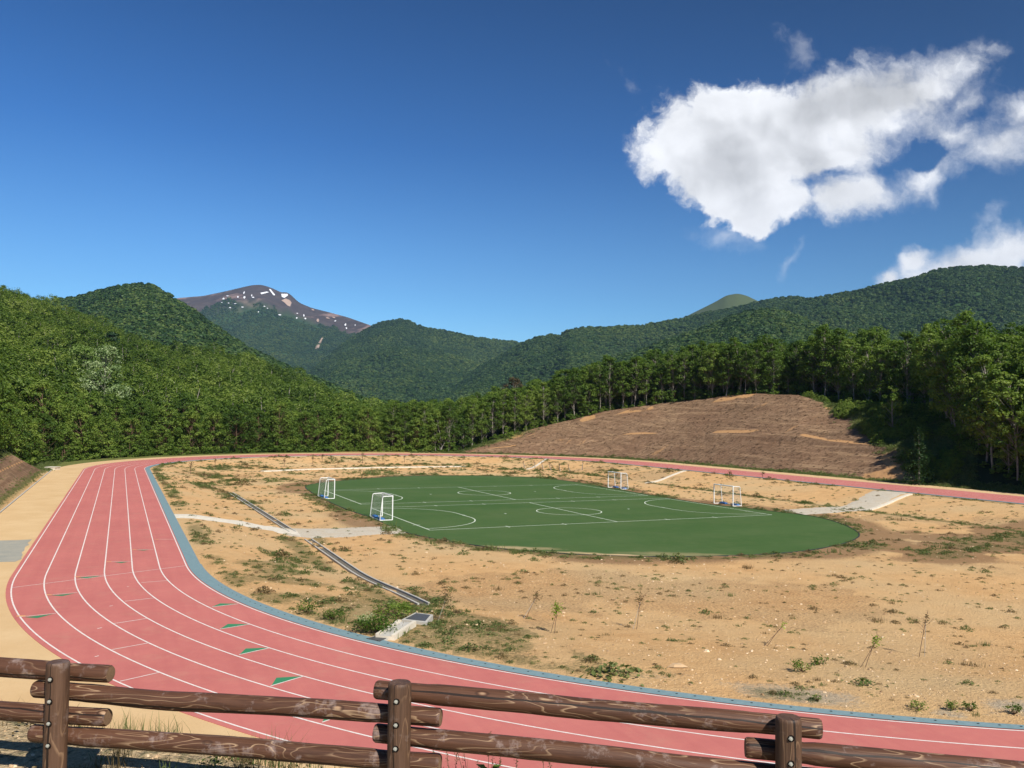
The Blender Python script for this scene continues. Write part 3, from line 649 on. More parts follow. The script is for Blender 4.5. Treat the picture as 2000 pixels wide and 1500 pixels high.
e0 = ab(82.2, -(RAD+11.1), 0.08); mb = MB(); mb.box(e0, (1.3, 1.3, .5)); mb.box(e0+[0, 0, .27], (1.45, 1.45, .06))
tag(mb.build('drain_basin', [m_concw]), 'small pale concrete box at the far end of the left gutter', 'drain basin')
for lab, p0, p1 in (('short white kerb slanting down the far bank among bare stakes', (1030, 917), (1068, 897.5)), ('white kerb slanting down the bank between the two right goals', (1262, 944.5), (1338, 920.5)), ('white kerb slanting down beside the pale gravel ramp at the right', (1688, 998.5), (1779, 966))):
    tag(ribbon('kerb', [gp(*p0), gp(*p1)], .38, .12, m_concw), lab, 'kerb', 'white kerbs on the bank')
m_grate, t, p = material('steel_grate', .55, .5)
P = t.pos(); wv = t.new('ShaderNodeTexWave'); wv.inputs['Scale'].default_value = 9; t.l.new(P, wv.inputs[0]); p.inputs['Metallic'].default_value = .3
t.l.new(t.mix(wv.outputs[1], (.05, .05, .05), (.16, .16, .16)), p.inputs['Base Color'])
def basin(pxs, label, hh):
    Pq = np.array([gp(*q) for q in pxs]); c0 = Pq.mean(0); z0 = c0[2]
    root = empty('drain_basin', c0); tag(root, label, 'drain basin')
    loc = Pq-c0
    def slab(sc0, zb, zt, mi, mb):
        B = np.c_[loc[:, :2]*sc0, np.full(4, zb)]; T_ = np.c_[loc[:, :2]*sc0, np.full(4, zt)]
        mb.add(np.vstack([B, T_]), [[0, 1, 5, 4], [1, 2, 6, 5], [2, 3, 7, 6], [3, 0, 4, 7], [4, 5, 6, 7]], mi)
    mb = MB(); slab(1.12, -.5, hh, 0, mb); mb.build('rim', [m_conc], root)
    mb = MB(); slab(.88, hh-.02, hh+.015, 0, mb); mb.build('grate', [m_grate], root)
    return c0
B1 = basin([(788, 1216), (812, 1207), (843, 1212), (832, 1222)], 'large square grated drain basin beside the bushy weeds', .16)
B2 = basin([(712, 1252), (742, 1258), (760, 1249), (736, 1244.5)], 'flat grated drain basin set in the blue kerb', .05)
q0, q1 = gp(795, 1223), gp(752, 1250); Pw = np.linspace(q0, q1, 6); Pw[:, 2] = np.linspace(q0[2]+.05, -.02, 6)
tag(channel('drain_channel', Pw, .7, [m_concw, m_conc], .12, .16, .10), 'short pale concrete channel joining the two grated basins', 'drain')

# ------------------------------------------------------------------ scatter: one object, its own prototypes instanced on its own points
def scatter(name, pts, rotz, scl, var, protos, mats, tilt=None):
    """protos: list of (V, Fs, matidx, lc). Point vertices carry kind -1."""
    n = len(pts); V = [np.asarray(pts, float)]; kind = [np.full(n, -1.0)]; lc = [np.zeros(n)]; Fd = {}; Md = {}; off = n
    for k, (pv, pf, pm, pa) in enumerate(protos):
        V.append(pv); kind.append(np.full(len(pv), float(k))); lc.append(pa); o_ = 0
        for f in pf:
            Fd.setdefault(f.shape[1], []).append(f+off); Md.setdefault(f.shape[1], []).append(pm[o_:o_+len(f)]); o_ += len(f)
        off += len(pv)
    ks = sorted(Fd); Fs = [np.concatenate(Fd[k]) for k in ks]; mi = np.concatenate([np.concatenate(Md[k]) for k in ks])
    V = np.concatenate(V); pad = len(V)-n
    rot = np.zeros((len(V), 3)); rot[:n, 2] = rotz
    if tilt is not None: rot[:n, :2] = tilt
    sc_ = np.ones((len(V), 3)); sc_[:n] = np.asarray(scl).reshape(n, -1)*np.ones(3)
    o = mesh_obj(name, V, Fs, mats, None, mi, False, {'kindp': np.concatenate(kind), 'lc': np.concatenate(lc), 'rot': rot, 'scl': sc_, 'var': np.append(np.asarray(var, float), np.zeros(pad))})
    ng = bpy.data.node_groups.new(name+'_scatter', 'GeometryNodeTree')
    ng.interface.new_socket('Geometry', in_out='INPUT', socket_type='NodeSocketGeometry'); ng.interface.new_socket('Geometry', in_out='OUTPUT', socket_type='NodeSocketGeometry')
    N = ng.nodes; Lk = ng.links; gi = N.new('NodeGroupInput'); go = N.new('NodeGroupOutput'); jn = N.new('GeometryNodeJoinGeometry')
    def named(nm, ty):
        a = N.new('GeometryNodeInputNamedAttribute'); a.data_type = ty; a.inputs[0].default_value = nm; return a.outputs[0]
    def eq(sock, v):
        c = N.new('FunctionNodeCompare'); c.data_type = 'FLOAT'; c.operation = 'LESS_THAN'
        s_ = N.new('ShaderNodeMath'); s_.operation = 'SUBTRACT'; Lk.new(sock, s_.inputs[0]); s_.inputs[1].default_value = v
        a_ = N.new('ShaderNodeMath'); a_.operation = 'ABSOLUTE'; Lk.new(s_.outputs[0], a_.inputs[0])
        Lk.new(a_.outputs[0], c.inputs[0]); c.inputs[1].default_value = .4; return c.outputs[0]
    def sep_(v):
        s_ = N.new('GeometryNodeSeparateGeometry'); s_.domain = 'POINT'; Lk.new(gi.outputs[0], s_.inputs[0]); Lk.new(eq(named('kindp', 'FLOAT'), v), s_.inputs[1]); return s_.outputs[0]
    ptg = sep_(-1.0)
    for k in range(len(protos)):
        ip = N.new('GeometryNodeInstanceOnPoints'); Lk.new(ptg, ip.inputs['Points']); Lk.new(eq(named('var', 'FLOAT'), float(k)), ip.inputs['Selection'])
        Lk.new(sep_(float(k)), ip.inputs['Instance']); Lk.new(named('rot', 'FLOAT_VECTOR'), ip.inputs['Rotation']); Lk.new(named('scl', 'FLOAT_VECTOR'), ip.inputs['Scale'])
        Lk.new(ip.outputs[0], jn.inputs[0])
    Lk.new(jn.outputs[0], go.inputs[0])
    md = o.modifiers.new('scatter', 'NODES'); md.node_group = ng
    return o

# ------------------------------------------------------------------ foliage prototypes
def leaf_mat(name, c0, c1, c2, trans=.35, rough=.55, big=.03):
    m, t, p = material(name, rough, .25)
    lc = t.attr('lc'); oi = t.new('ShaderNodeObjectInfo').outputs['Random']
    n1 = t.noise(t.pos(), .35, 3, .6); n0 = t.noise(t.pos(), big, 3, .6)
    f = t.m('ADD', t.m('MULTIPLY', lc, .55), t.m('ADD', t.m('MULTIPLY', oi, .45), t.m('ADD', t.m('MULTIPLY', t.m('SUBTRACT', n1, .5), .4), t.m('MULTIPLY', t.m('SUBTRACT', n0, .5), 1.1))))
    r = t.new('ShaderNodeValToRGB'); t.l.new(f, r.inputs[0]); e = r.color_ramp.elements
    e[0].position, e[0].color = .12, (*c0, 1); e[1].position, e[1].color = .92, (*c2, 1); q = e.new(.5); q.color = (*c1, 1)
    t.l.new(r.outputs[0], p.inputs['Base Color'])
    tr = t.new('ShaderNodeBsdfTranslucent'); tc = t.mix(1.0, r.outputs[0], (1.5, 1.7, .6), 'MULTIPLY'); t.l.new(tc, tr.inputs[0])
    ms = t.new('ShaderNodeMixShader'); ms.inputs[0].default_value = trans; t.l.new(p.outputs[0], ms.inputs[1]); t.l.new(tr.outputs[0], ms.inputs[2])
    t.l.new(ms.outputs[0], m.node_tree.nodes['Material Output'].inputs[0]); return m
M_leaf = leaf_mat('leaf_green', (.044, .088, .012), (.100, .165, .022), (.200, .265, .048))
M_leaf2 = leaf_mat('leaf_hill', (.048, .088, .016), (.120, .182, .028), (.245, .300, .066))
M_far = leaf_mat('leaf_far', (.016, .046, .012), (.042, .088, .020), (.120, .165, .036), .15, .55, .004)
M_dark = leaf_mat('leaf_conifer', (.012, .035, .010), (.022, .055, .014), (.040, .080, .020), .15)
M_white = leaf_mat('leaf_blossom', (.07, .13, .03), (.22, .30, .12), (.55, .60, .36), .25)
M_rust = leaf_mat('leaf_rust', (.05, .045, .02), (.09, .06, .03), (.14, .10, .05), .2)
M_bright = leaf_mat('leaf_bright', (.12, .20, .02), (.20, .30, .03), (.32, .42, .06), .4)
m_bark, t, p = material('bark', .9, .1)
P = t.pos(); n1 = t.noise(P, 3, 4, .7); t.l.new(t.mix(t.mapr(n1, .3, .7), (.17, .145, .12), (.36, .33, .27)), p.inputs['Base Color'])
m_pale, t, p = material('bleached_bark', .9, .1); P = t.pos(); n1 = t.noise(P, 3, 4, .7); t.l.new(t.mix(t.mapr(n1, .3, .7), (.34, .31, .27), (.55, .52, .46)), p.inputs['Base Color'])
m_twig, t, p = material('twig', .9, .1); P = t.pos(); n1 = t.noise(P, 20, 3, .7); t.l.new(t.mix(n1, (.10, .06, .04), (.20, .13, .09)), p.inputs['Base Color'])

def cards(Cn, Nn, size, r, lcv, asp=.62):
    """diamond leaf cards, slightly folded"""
    n = len(Cn); Nn = Nn/np.maximum(np.linalg.norm(Nn, axis=1)[:, None], 1e-9)
    T = r.normal(size=(n, 3)); T -= Nn*np.sum(T*Nn, 1)[:, None]; T /= np.linalg.norm(T, axis=1)[:, None]; B = np.cross(Nn, T)
    size = np.broadcast_to(size, (n,))[:, None]; fold = Nn*size*.14
    V = np.stack([Cn-T*size*.5, Cn+B*size*.5*asp+fold, Cn+T*size*.5, Cn-B*size*.5*asp+fold], 1).reshape(-1, 3)
    Q = np.arange(n*4).reshape(n, 4); return V, Q, np.repeat(lcv, 4)
def make_tree(seed, Ht, R, base, nclus, nleaf, lsize, flat=.45, slim=False, trunk_r=.14, clsize=.30, shell=.35, barkmi=1, leafmi=0, limbs=True, nup=.0):
    """returns crown arrays and trunk arrays; base = crown start as a fraction of height"""
    r = np.random.default_rng(seed); cr = MB(); tk = MB()
    bend = r.normal(size=2)*Ht*.035; lean = r.normal(size=2)*Ht*.02
    def axis(z): q = z/Ht; return np.array([bend[0]*math.sin(q*3)+lean[0]*q*q*2, bend[1]*math.sin(q*2.4+1)-bend[1]*math.sin(1)+lean[1]*q*q*2, z])
    zs = np.linspace(-.4, Ht*.93, 9); Pk = np.array([axis(z) for z in zs]); tk.tube(Pk, trunk_r*(1.12-np.linspace(0, 1, 9))**.8*1.0+.012, 6, barkmi)
    hz0 = Ht*base; hc = Ht-hz0
    cc = []
    for k in range(nclus):
        q = r.random()**.8; zz = hz0+hc*q
        prof = (math.sin(math.pi*min(1, (.10+.90*q)**.75))**.55) if not slim else (math.sin(math.pi*(.08+.90*q)**.8))**.6
        rr = R*prof*(shell+(1-shell)*math.sqrt(r.random())); ph = r.random()*2*math.pi
        c = axis(zz)+np.array([rr*math.cos(ph), rr*math.sin(ph), 0]); cc.append((c, rr, ph, q))
        cs = R*clsize*(.65+.8*r.random())*(1.1-.35*q); nl = int(nleaf*(.6+.8*r.random()))
        d = r.normal(size=(nl, 3)); d /= np.linalg.norm(d, axis=1)[:, None]; d *= (r.random((nl, 1)))**.45
        off = d*np.array([cs, cs, cs*flat]); off[:, 2] -= .12*(off[:, 0]**2+off[:, 1]**2)/max(cs, .1)
        nn = d*1.3+np.array([0, 0, .45])+(c-axis(zz))*[.25/R, .25/R, 0]+[0, 0, nup]+r.normal(size=(nl, 3))*.26
        lv = np.clip(.5+.28*r.normal()+.10*r.normal(size=nl), 0, 1)
        V, Q, a = cards(c+off, nn, lsize*(.6+.8*r.random(nl)), r, lv); cr.add(V, Q, leafmi, a)
        if limbs and k % 2 == 0:
            z0 = max(Ht*.12, zz-hc*(.12+.15*r.random())-rr*.35); p0 = axis(z0); mid = (p0+c)/2+np.array([0, 0, -.06*rr]); tk.tube([p0, mid, c], [trunk_r*.34, trunk_r*.22, trunk_r*.08], 4, barkmi, False)
    return cr, tk

slim_p = [make_tree(100+k, h_, r_, b_, nc, 30, .30, .62, True, tr_, .26, .2) for k, (h_, r_, b_, nc, tr_) in enumerate([(12, 2.7, .26, 120, .10), (11.3, 2.4, .30, 104, .085), (12.4, 2.9, .28, 130, .11), (11, 2.5, .20, 108, .09), (12, 2.4, .36, 92, .095), (7.5, 2.2, .06, 84, .07)])]
broad_p = [make_tree(200+k, h_, r_, b_, int(nc*1.7), 30, .34, .6, False, tr_, .22) for k, (h_, r_, b_, nc, tr_) in enumerate([(9, 3.6, .03, 84, .10), (8, 3.3, .02, 72, .09), (10, 3.9, .04, 90, .11), (7, 3.0, .0, 64, .08)])]
bush_p = [make_tree(300+k, h_, r_, .0, 26, 30, .30, .5, False, .05, .36) for k, (h_, r_) in enumerate([(2.6, 1.6), (1.9, 1.4), (3.4, 1.7)])]
hill_p = [make_tree(400+k, h_, r_, .22, 62, 20, .56, .62, False, .2, .30, .55, 1, 0, False, .7) for k, (h_, r_) in enumerate([(10, 4.2), (9, 3.8), (11, 4.7), (8.5, 3.5)])]
def far_crown(seed, R=4.2, n=60):
    r = np.random.default_rng(seed); d = r.normal(size=(n, 3)); d[:, 2] = np.abs(d[:, 2]); d /= np.linalg.norm(d, axis=1)[:, None]
    c = d*np.array([R, R, R*1.05])*(.72+.32*r.random((n, 1)))+[0, 0, R*.6]; mbx = MB()
    V, Q, a = cards(c, d+r.normal(size=(n, 3))*.35, R*.75*(.7+.6*r.random(n)), r, np.clip(.5+.2*r.normal(size=n), 0, 1), .9); mbx.add(V, Q, 0, a)
    th = np.arange(8)/8*2*np.pi    # a closed core so the far canopy has no holes
    ring = [np.c_[R*q*np.cos(th), R*q*np.sin(th), np.full(8, z*R)] for q, z in ((.72, -.2), (.80, .5), (.62, 1.15), (.25, 1.5))]
    Vc = np.concatenate(ring); Fq = [[8*k+i_, 8*k+(i_+1) % 8, 8*k+8+(i_+1) % 8, 8*k+8+i_] for k in range(3) for i_ in range(8)]
    mbx.add(Vc, Fq, 0, .25); return mbx
far_p = [far_crown(500+k) for k in range(4)]

def place(name, mesh_c, mesh_t, label, cat, group, x, y, rz, sc):
    pass
def proto_mesh(pair, mats_c, mats_t):
    cr, tk = pair; V, Fs, mi, a = cr.arrays(); oc = mesh_obj('crown', V, Fs, mats_c, None, mi*0, False, {'lc': a}); V, Fs, mi, a = tk.arrays(); ot = mesh_obj('trunk', V, Fs, mats_t, None, mi*0, True)
    mc, mt = oc.data, ot.data; bpy.data.objects.remove(oc); bpy.data.objects.remove(ot); return mc, mt
def tree_thing(name, meshes, pos, rz, sc, label, cat, group=None):
    root = empty(name, pos, rz); root.scale = (sc[0], sc[0], sc[1]) if not np.isscalar(sc) else (sc, sc, sc); tag(root, label, cat, group)
    for nm, me in zip(('crown', 'trunk'), meshes):
        if me is None: continue
        o = bpy.data.objects.new(nm, me); C.objects.link(o); o.parent = root
    return root
slim_m = [proto_mesh(q, [M_leaf], [m_bark]) for q in slim_p]; broad_m = [proto_mesh(q, [M_leaf], [m_twig]) for q in broad_p]
bush_m = [proto_mesh(q, [M_leaf], [m_twig]) for q in bush_p]

# ------------------------------------------------------------------ right forest
def front(u):   # distance at which the right wood starts
    dc = tab(u, DC)+1.0+8*sm(u, .29, .35)
    pts = np.array([-.14, -.10, -.058, .0, .37, .42, .47, .50, .53, .58, .75, 1.2])
    d30, d24, d17, d14 = (tab(u, dist_s_cache[k]) for k in (30, 24, 17, 14))
    d = np.where(u < -.06, tab(u, dist_s_cache[17]), dc)
    d = np.where((u > .48), np.minimum(d, dc+(d30-dc)*sm(u, .48, .505)), d)
    d = np.where(u > .505, d30+(d24-d30)*sm(u, .505, .53), d); d = np.where(u > .53, d24+(d17-d24)*sm(u, .53, .56), d); d = np.where(u > .56, d17+(d14-d17)*sm(u, .56, .61), d)
    return d
dist_s_cache = {k: dist_s(k) for k in (30, 24, 17, 14)}
def poisson(cands, rad_, maxn=100000):
    """greedy thinning on a grid"""
    grid = {}; keep = []
    for k, (x, y) in enumerate(cands):
        r_ = rad_ if np.isscalar(rad_) else rad_[k]; gx_, gy_ = int(x//4), int(y//4); ok = True
        for ii in (-1, 0, 1):
            for jj in (-1, 0, 1):
                for q in grid.get((gx_+ii, gy_+jj), ()):
                    if (cands[q][0]-x)**2+(cands[q][1]-y)**2 < r_*r_: ok = False; break
                if not ok: break
            if not ok: break
        if ok: grid.setdefault((gx_, gy_), []).append(k); keep.append(k)
        if len(keep) >= maxn: break
    return keep
n = 26000; uu = rng.uniform(-.14, .80, n); ff = front(uu); dd = ff+rng.random(n)**1.3*60; xx, yy = uu*dd, dd
dep = dd-ff; order = np.argsort(dep); keep = [order[k] for k in poisson(list(zip(xx[order], yy[order])), 2.35+dep[order]*.02)]
keep = np.array(keep); kd = dep[keep]
fr = keep[kd < 7]; sel = fr if len(fr) <= 170 else rng.permutation(fr)[:170]
sel_set = set(sel.tolist()); rest = np.array([k for k in keep if k not in sel_set])
def rlabel(u):
    if u < .0: return 'green tree with thin pale trunk at the low left end of the right wood'
    if u < .2: return 'tall green tree with pale trunk along the left half of the brown bank crest'
    if u < .38: return 'tall green tree with slender trunk above the highest part of the brown bank'
    return 'tall dark green tree in the shaded wood at the right edge of the picture'
for k in sel:
    u = uu[k]; v = int(rng.integers(0, 6)); s_ = rng.uniform(.80, 1.05)*(1.0 if u < .36 else 1.14)
    if u < .05: s_ *= .92
    tree_thing('forest_tree', slim_m[v], (xx[k], yy[k], hz(xx[k], yy[k])-.1), rng.random()*6.28, (s_*rng.uniform(.9, 1.2), s_), rlabel(u), 'tree', 'trees along the front of the right wood: '+rlabel(u).split(' at ')[-1].split(' above ')[-1].split(' along ')[-1].split(' in ')[-1])
def arr2(pair, lm=0, tm=1):
    cr, tk = pair; m2 = MB(); V, Fs, mi, a = cr.arrays(); m2.add(V, Fs[0], lm, a)
    V, Fs, mi, a = tk.arrays()
    for f in Fs: m2.add(V, f, tm, 0)
    return m2.arrays()
px_, py_ = xx[rest], yy[rest]; n = len(rest)
s_ = rng.uniform(.80, 1.08, n)*np.where(uu[rest] > .36, 1.14, 1.0)*np.where(uu[rest] < .05, .92, 1.0)
vv = np.where(rng.random(n) < .8, rng.integers(0, 5, n), 5)
stuff(scatter('forest', np.c_[px_, py_, height(px_, py_)-.1], rng.random(n)*6.28, np.c_[s_*rng.uniform(.9, 1.2, n), s_*rng.uniform(.9, 1.2, n), s_], vv, [arr2(q) for q in slim_p], [M_leaf, m_bark]), 'dense dark interior of the wood behind the front trees on the right', 'forest')
# undergrowth along the foot of the wood
n = 5200; uu2 = rng.uniform(-.13, .8, n); ff2 = front(uu2); dd2 = ff2+rng.uniform(-1.0, 9, n); x2, y2 = uu2*dd2, dd2
kk = np.array(poisson(list(zip(x2, y2)), 1.6)); n = len(kk); kk = kk[rng.random(n) < .85]; n = len(kk)
stuff(scatter('undergrowth', np.c_[x2[kk], y2[kk], height(x2[kk], y2[kk])-.1], rng.random(n)*6.28, rng.uniform(.35, .95, n), rng.integers(0, 3, n), [arr2(q) for q in bush_p], [M_leaf, m_twig]), 'leafy undergrowth at the foot of the right wood', 'undergrowth')

# ------------------------------------------------------------------ left wooded hill
n = 60000; uu = rng.uniform(-1.0, -.085, n); d0 = tab(uu, D18); dd = d0+rng.random(n)**.8*(np.interp(uu, lhu, lhd)+25-d0); xx, yy = uu*dd, dd
order = np.argsort(dd-d0); keep = np.array([order[k] for k in poisson(list(zip(xx[order], yy[order])), 3.9+(dd-d0)[order]*.003)])
dep = (dd-d0)[keep]; vis = (uu[keep] > -.68)
fr = keep[(dep < 22) & vis]; sel = fr if len(fr) <= 125 else fr[np.argsort((dd-d0)[fr])][:125]; ss = set(sel.tolist()); rest = np.array([k for k in keep if k not in ss])
def llabel(u):
    if u < -.5: return 'bushy green tree at the far left behind the brown bank and gutter'
    if u < -.3: return 'bushy green tree beyond the far end of the sand path at the left bend'
    return 'bushy green tree behind the far bend of the running track left of the valley'
for k in sel:
    u = uu[k]; v = int(rng.integers(0, 4)); s_ = rng.uniform(.75, 1.12)
    tree_thing('forest_tree', broad_m[v], (xx[k], yy[k], hz(xx[k], yy[k])-.15), rng.random()*6.28, (s_, s_*rng.uniform(.9, 1.12)), llabel(u), 'tree', 'trees at the foot of the left hill: '+' '.join(llabel(u).split()[3:]))
n = len(rest); px_, py_ = xx[rest], yy[rest]; s_ = rng.uniform(.75, 1.12, n)
stuff(scatter('hillside_forest', np.c_[px_, py_, height(px_, py_)-1.0], rng.random(n)*6.28, np.c_[s_*rng.uniform(.9, 1.15, n), s_*rng.uniform(.9, 1.15, n), s_*rng.uniform(.85, 1.1, n)], rng.integers(0, 4, n), [arr2(q) for q in hill_p], [M_leaf2, m_bark]), 'sunlit broadleaf forest covering the left hillside', 'forest')
n = 2600; u3 = rng.uniform(-.75, -.1, n); d3 = tab(u3, D18)+rng.uniform(-1.5, 3.5, n); x3, y3 = u3*d3, d3; kk = np.array(poisson(list(zip(x3, y3)), 1.5)); n = len(kk)
stuff(scatter('undergrowth', np.c_[x3[kk], y3[kk], height(x3[kk], y3[kk])-.1], rng.random(n)*6.28, rng.uniform(.5, 1.15, n), rng.integers(0, 3, n), [arr2(q) for q in bush_p], [M_leaf, m_twig]), 'leafy bushes at the foot of the left hill', 'undergrowth')

# ------------------------------------------------------------------ mountains
def mountain(name, ridge, foot_py, foot_f, mat, amp, expo=1.0, seed=1, du=.0018, nt=90, back=.5, gscale=300.):
    """ridge [(px,py,dist)]; foot at foot_f*dist on the level foot_py"""
    u, v = sil([q[:2] for q in ridge]); d = np.array([q[2] for q in ridge], float); ug = np.arange(u[0], u[-1], du)
    # smooth interpolation of the skyline
    vr = np.interp(ug, u, v); k = np.exp(-np.linspace(-2, 2, 9)**2); k /= k.sum(); vr = np.convolve(np.pad(vr, 4, 'edge'), k, 'valid'); dr = np.interp(ug, u, d)
    zr = H+vr*dr; vf = ray(1000, foot_py)[1]
    tt = np.concatenate([np.linspace(0, 1, nt), 1+np.linspace(0, back, 10)[1:]])
    T, U = np.meshgrid(tt, ug, indexing='ij'); D = dr[None]*(foot_f+(1-foot_f)*T); zf = H+vf*dr*foot_f
    Z = zf[None]+(zr-zf)[None]*np.clip(T, 0, 1)**expo
    X = U*D
    nz = (np.abs(fbm(X/gscale+3, D/gscale*.45, seed, 4)-.5)*2)
    env = np.clip(T*3, 0, 1)*np.clip((1-T)*3.2, 0, 1)
    Z = Z-amp*(zr-zf)[None]*nz*env+ (fbm(X/gscale*3, D/gscale*3, seed+9, 4)-.5)*amp*.35*(zr-zf)[None]*(T <= 1)*np.clip(T*3, 0, 1)*np.clip((1-T)*8, .12, 1)
    Z = Z-np.clip(T-1, 0, None)*(zr-zf)[None]*1.2
    n_t, n_u = T.shape; i = np.arange(n_t-1)[:, None]*n_u; j = np.arange(n_u-1)[None]
    Q = np.stack([i+j, i+j+1, i+n_u+j+1, i+n_u+j], -1).reshape(-1, 4)
    o = mesh_obj(name, np.stack([X, D, Z], -1).reshape(-1, 3), [Q], [mat], None, None, True, {'alt': np.clip(T.ravel(), 0, 1)})
    structure(o)
    def sampler(n, r, tmin=.0, tmax=1.0):
        q = r.random(n)**.75*(tmax-tmin)+tmin; w_ = r.random(n)*(len(ug)-1.001); ti = q*(nt-1); ti = np.clip(ti, 0, nt-1.001); a0 = ti.astype(int); b0 = w_.astype(int); fa = ti-a0; fb_ = w_-b0
        def bil(G): return (G[a0, b0]*(1-fa)+G[a0+1, b0]*fa)*(1-fb_)+(G[a0, b0+1]*(1-fa)+G[a0+1, b0+1]*fa)*fb_
        return np.stack([bil(X), bil(D), bil(Z)], 1), q, ug[b0]
    return o, sampler
def floor_mat(name, c0, c1, alt=None):
    m, t, p = material(name, .95, .05); P = t.pos(); n1 = t.noise(P, .012, 6, .65); n2 = t.noise(P, .12, 4, .7)
    c = t.mix(t.mapr(n1, .35, .65), c0, c1); c = t.mix(t.mapr(n2, .45, .7, 0, .5), c, tuple(q*.5 for q in c0))
    if alt: c = alt(t, P, c, n1, n2)
    t.l.new(c, p.inputs['Base Color']); return m
M_mf = floor_mat('hill_floor', (.030, .065, .018), (.050, .095, .028))
def snow_alt(t, P, c, n1, n2):
    al = t.attr('alt'); nn = t.noise(P, .006, 5, .6); n3 = t.noise(P, .02, 5, .7)
    rock = t.mix(t.mapr(n3, .35, .7), (.055, .045, .044), (.092, .073, .066))
    pink = t.mapr(t.m('ADD', t.noise(P, .004, 3, .5), t.m('MULTIPLY', n3, .3)), .70, .80, 0, .8); rock = t.mix(pink, rock, (.30, .20, .17))
    f = t.mapr(t.m('ADD', al, t.m('MULTIPLY', t.m('SUBTRACT', nn, .5), .10)), .80, .86)
    return t.mix(f, c, rock)
M_snow = floor_mat('summit_floor', (.026, .060, .022), (.045, .088, .030), snow_alt)
def bald_alt(t, P, c, n1, n2):
    al = t.attr('alt'); return t.mix(t.mapr(al, .72, .80), c, t.mix(n2, (.050, .078, .026), (.09, .105, .040)))
M_bald = floor_mat('bald_floor', (.030, .060, .022), (.05, .09, .03), bald_alt)

snow_r = [(200,640,4600),(300,596,4600),(345,582,4600),(395,578,4600),(430,571,4600),(470,562,4600),(492,557,4600),(510,556,4600),(530,562,4600),(550,572,4600),(561,570,4600),(572,580,4600),(585,592,4600),(610,602,4600),(650,612,4500),(680,620,4400),(720,634,4200),(800,670,4000),(900,700,3900)]
cen_r = [(540,785,2900),(575,752,2950),(610,722,3000),(640,698,3050),(668,674,3100),(700,652,3200),(726,637,3200),(745,629,3200),(765,627,3200),(785,623,3200),(800,628,3200),(830,640,3200),(860,645,3200),(900,653,3200),(930,660,3200),(960,664,3200),(1000,668,3200),(1060,678,3200),(1150,700,3200)]
mid_r = [(-250,640,1250),(-100,610,1250),(0,600,1250),(60,598,1250),(110,588,1250),(150,585,1250),(180,575,1230),(220,566,1200),(250,560,1180),(285,558,1180),(310,567,1180),(345,590,1150),(380,613,1120),(430,650,1080),(480,682,1040),(540,712,1000),(600,738,960),(660,765,920),(720,792,880),(780,812,860)]
bald_r = [(1240,650,3600),(1300,632,3600),(1340,618,3600),(1370,603,3600),(1400,588,3600),(1418,577,3600),(1440,573,3600),(1458,577,3600),(1480,588,3600),(1520,600,3600),(1600,640,3600)]
ridge_r = [(830,808,2300),(870,775,2300),(905,742,2300),(940,716,2300),(980,696,2300),(1020,672,2300),(1045,661,2300),(1075,655,2300),(1092,656,2250),(1110,646,2200),(1135,640,2200),(1180,640,2200),(1240,638,2200),(1290,630,2200),(1340,621,2200),(1380,612,2200),(1440,602,2200),(1480,592,2200),(1520,583,2200),(1550,580,2200),(1575,585,2200),(1620,600,2200),(1700,620,2200)]
big_r = [(1080,800,1900),(1140,750,1900),(1220,705,1900),(1330,655,1900),(1420,622,1900),(1500,604,1900),(1560,590,1900),(1610,580,1880),(1660,571,1850),(1720,558,1820),(1780,545,1800),(1830,528,1800),(1868,523,1800),(1930,521,1800),(2000,525,1800),(2100,535,1800),(2300,560,1800),(2500,600,1800)]
fore_r = [(1020,800,1150),(1090,758,1150),(1150,725,1150),(1190,708,1150),(1240,690,1150),(1300,670,1150),(1360,650,1150),(1400,636,1150),(1440,616,1150),(1480,608,1150),(1530,610,1150),(1570,625,1150),(1610,645,1150),(1680,662,1150),(1780,678,1150),(1900,690,1150)]
specs = [('far_mountain', snow_r, 800, .62, M_snow, .26, 1.15, 11, 30000, (0, .92), 4.4, 600.), ('far_hill', cen_r, 806, .55, M_mf, .38, 1.05, 12, 26000, (0, 1), 4.8, 500.),
         ('far_mountain', bald_r, 760, .70, M_bald, .05, 1.0, 13, 2500, (0, .74), 5.5, 500.), ('far_hill', ridge_r, 800, .58, M_mf, .34, 1.0, 14, 26000, (0, 1), 4.0, 300.),
         ('far_hill', big_r, 790, .55, M_mf, .30, .95, 15, 34000, (0, 1), 3.7, 260.), ('far_hill', mid_r, 806, .50, M_mf, .24, 1.0, 16, 16000, (0, 1), 3.8, 170.), ('far_hill', fore_r, 800, .6, M_mf, .12, 1.0, 17, 11000, (0, 1), 3.6, 150.)]
flabs = ['distant forest below the snow-patched mountain', 'distant blue-green forest in the middle of the valley', 'thin forest under the bald grassy summit', 'forest on the long ridge right of the valley', 'forest over the large rounded mountain at the right', 'dark forest over the pointed hill behind the left hillside', 'lighter forest on the near spur in front of the right mountain']
samplers = []
for sp, lb in zip(specs, flabs):
    nm, rd, fp, ffr, mat, amp, ex, sdn, cnt, (t0, t1), size, gs = sp
    o, smp = mountain(nm, rd, fp, ffr, mat, amp, ex, sdn, gscale=gs); samplers.append((o, smp))
    r = np.random.default_rng(sdn*7); pts, q, ua = smp(cnt, r, t0, t1); k = np.array(pts[:, 2] > 2)
    if nm == 'far_mountain' and sdn == 11: k &= (q < .76+.10*vnoise(ua*60, q*0, 5)+.05*vnoise(ua*300, q*0, 6))
    pts = pts[k]; n = len(pts)
    stuff(scatter('mountain_forest', pts, r.random(n)*6.28, ((size/4.2)*r.uniform(.6, 1.35, n))[:, None]*[1.05, 1.05, .72], r.integers(0, 4, n), [q_.arrays() for q_ in far_p], [M_far]), lb, 'forest')
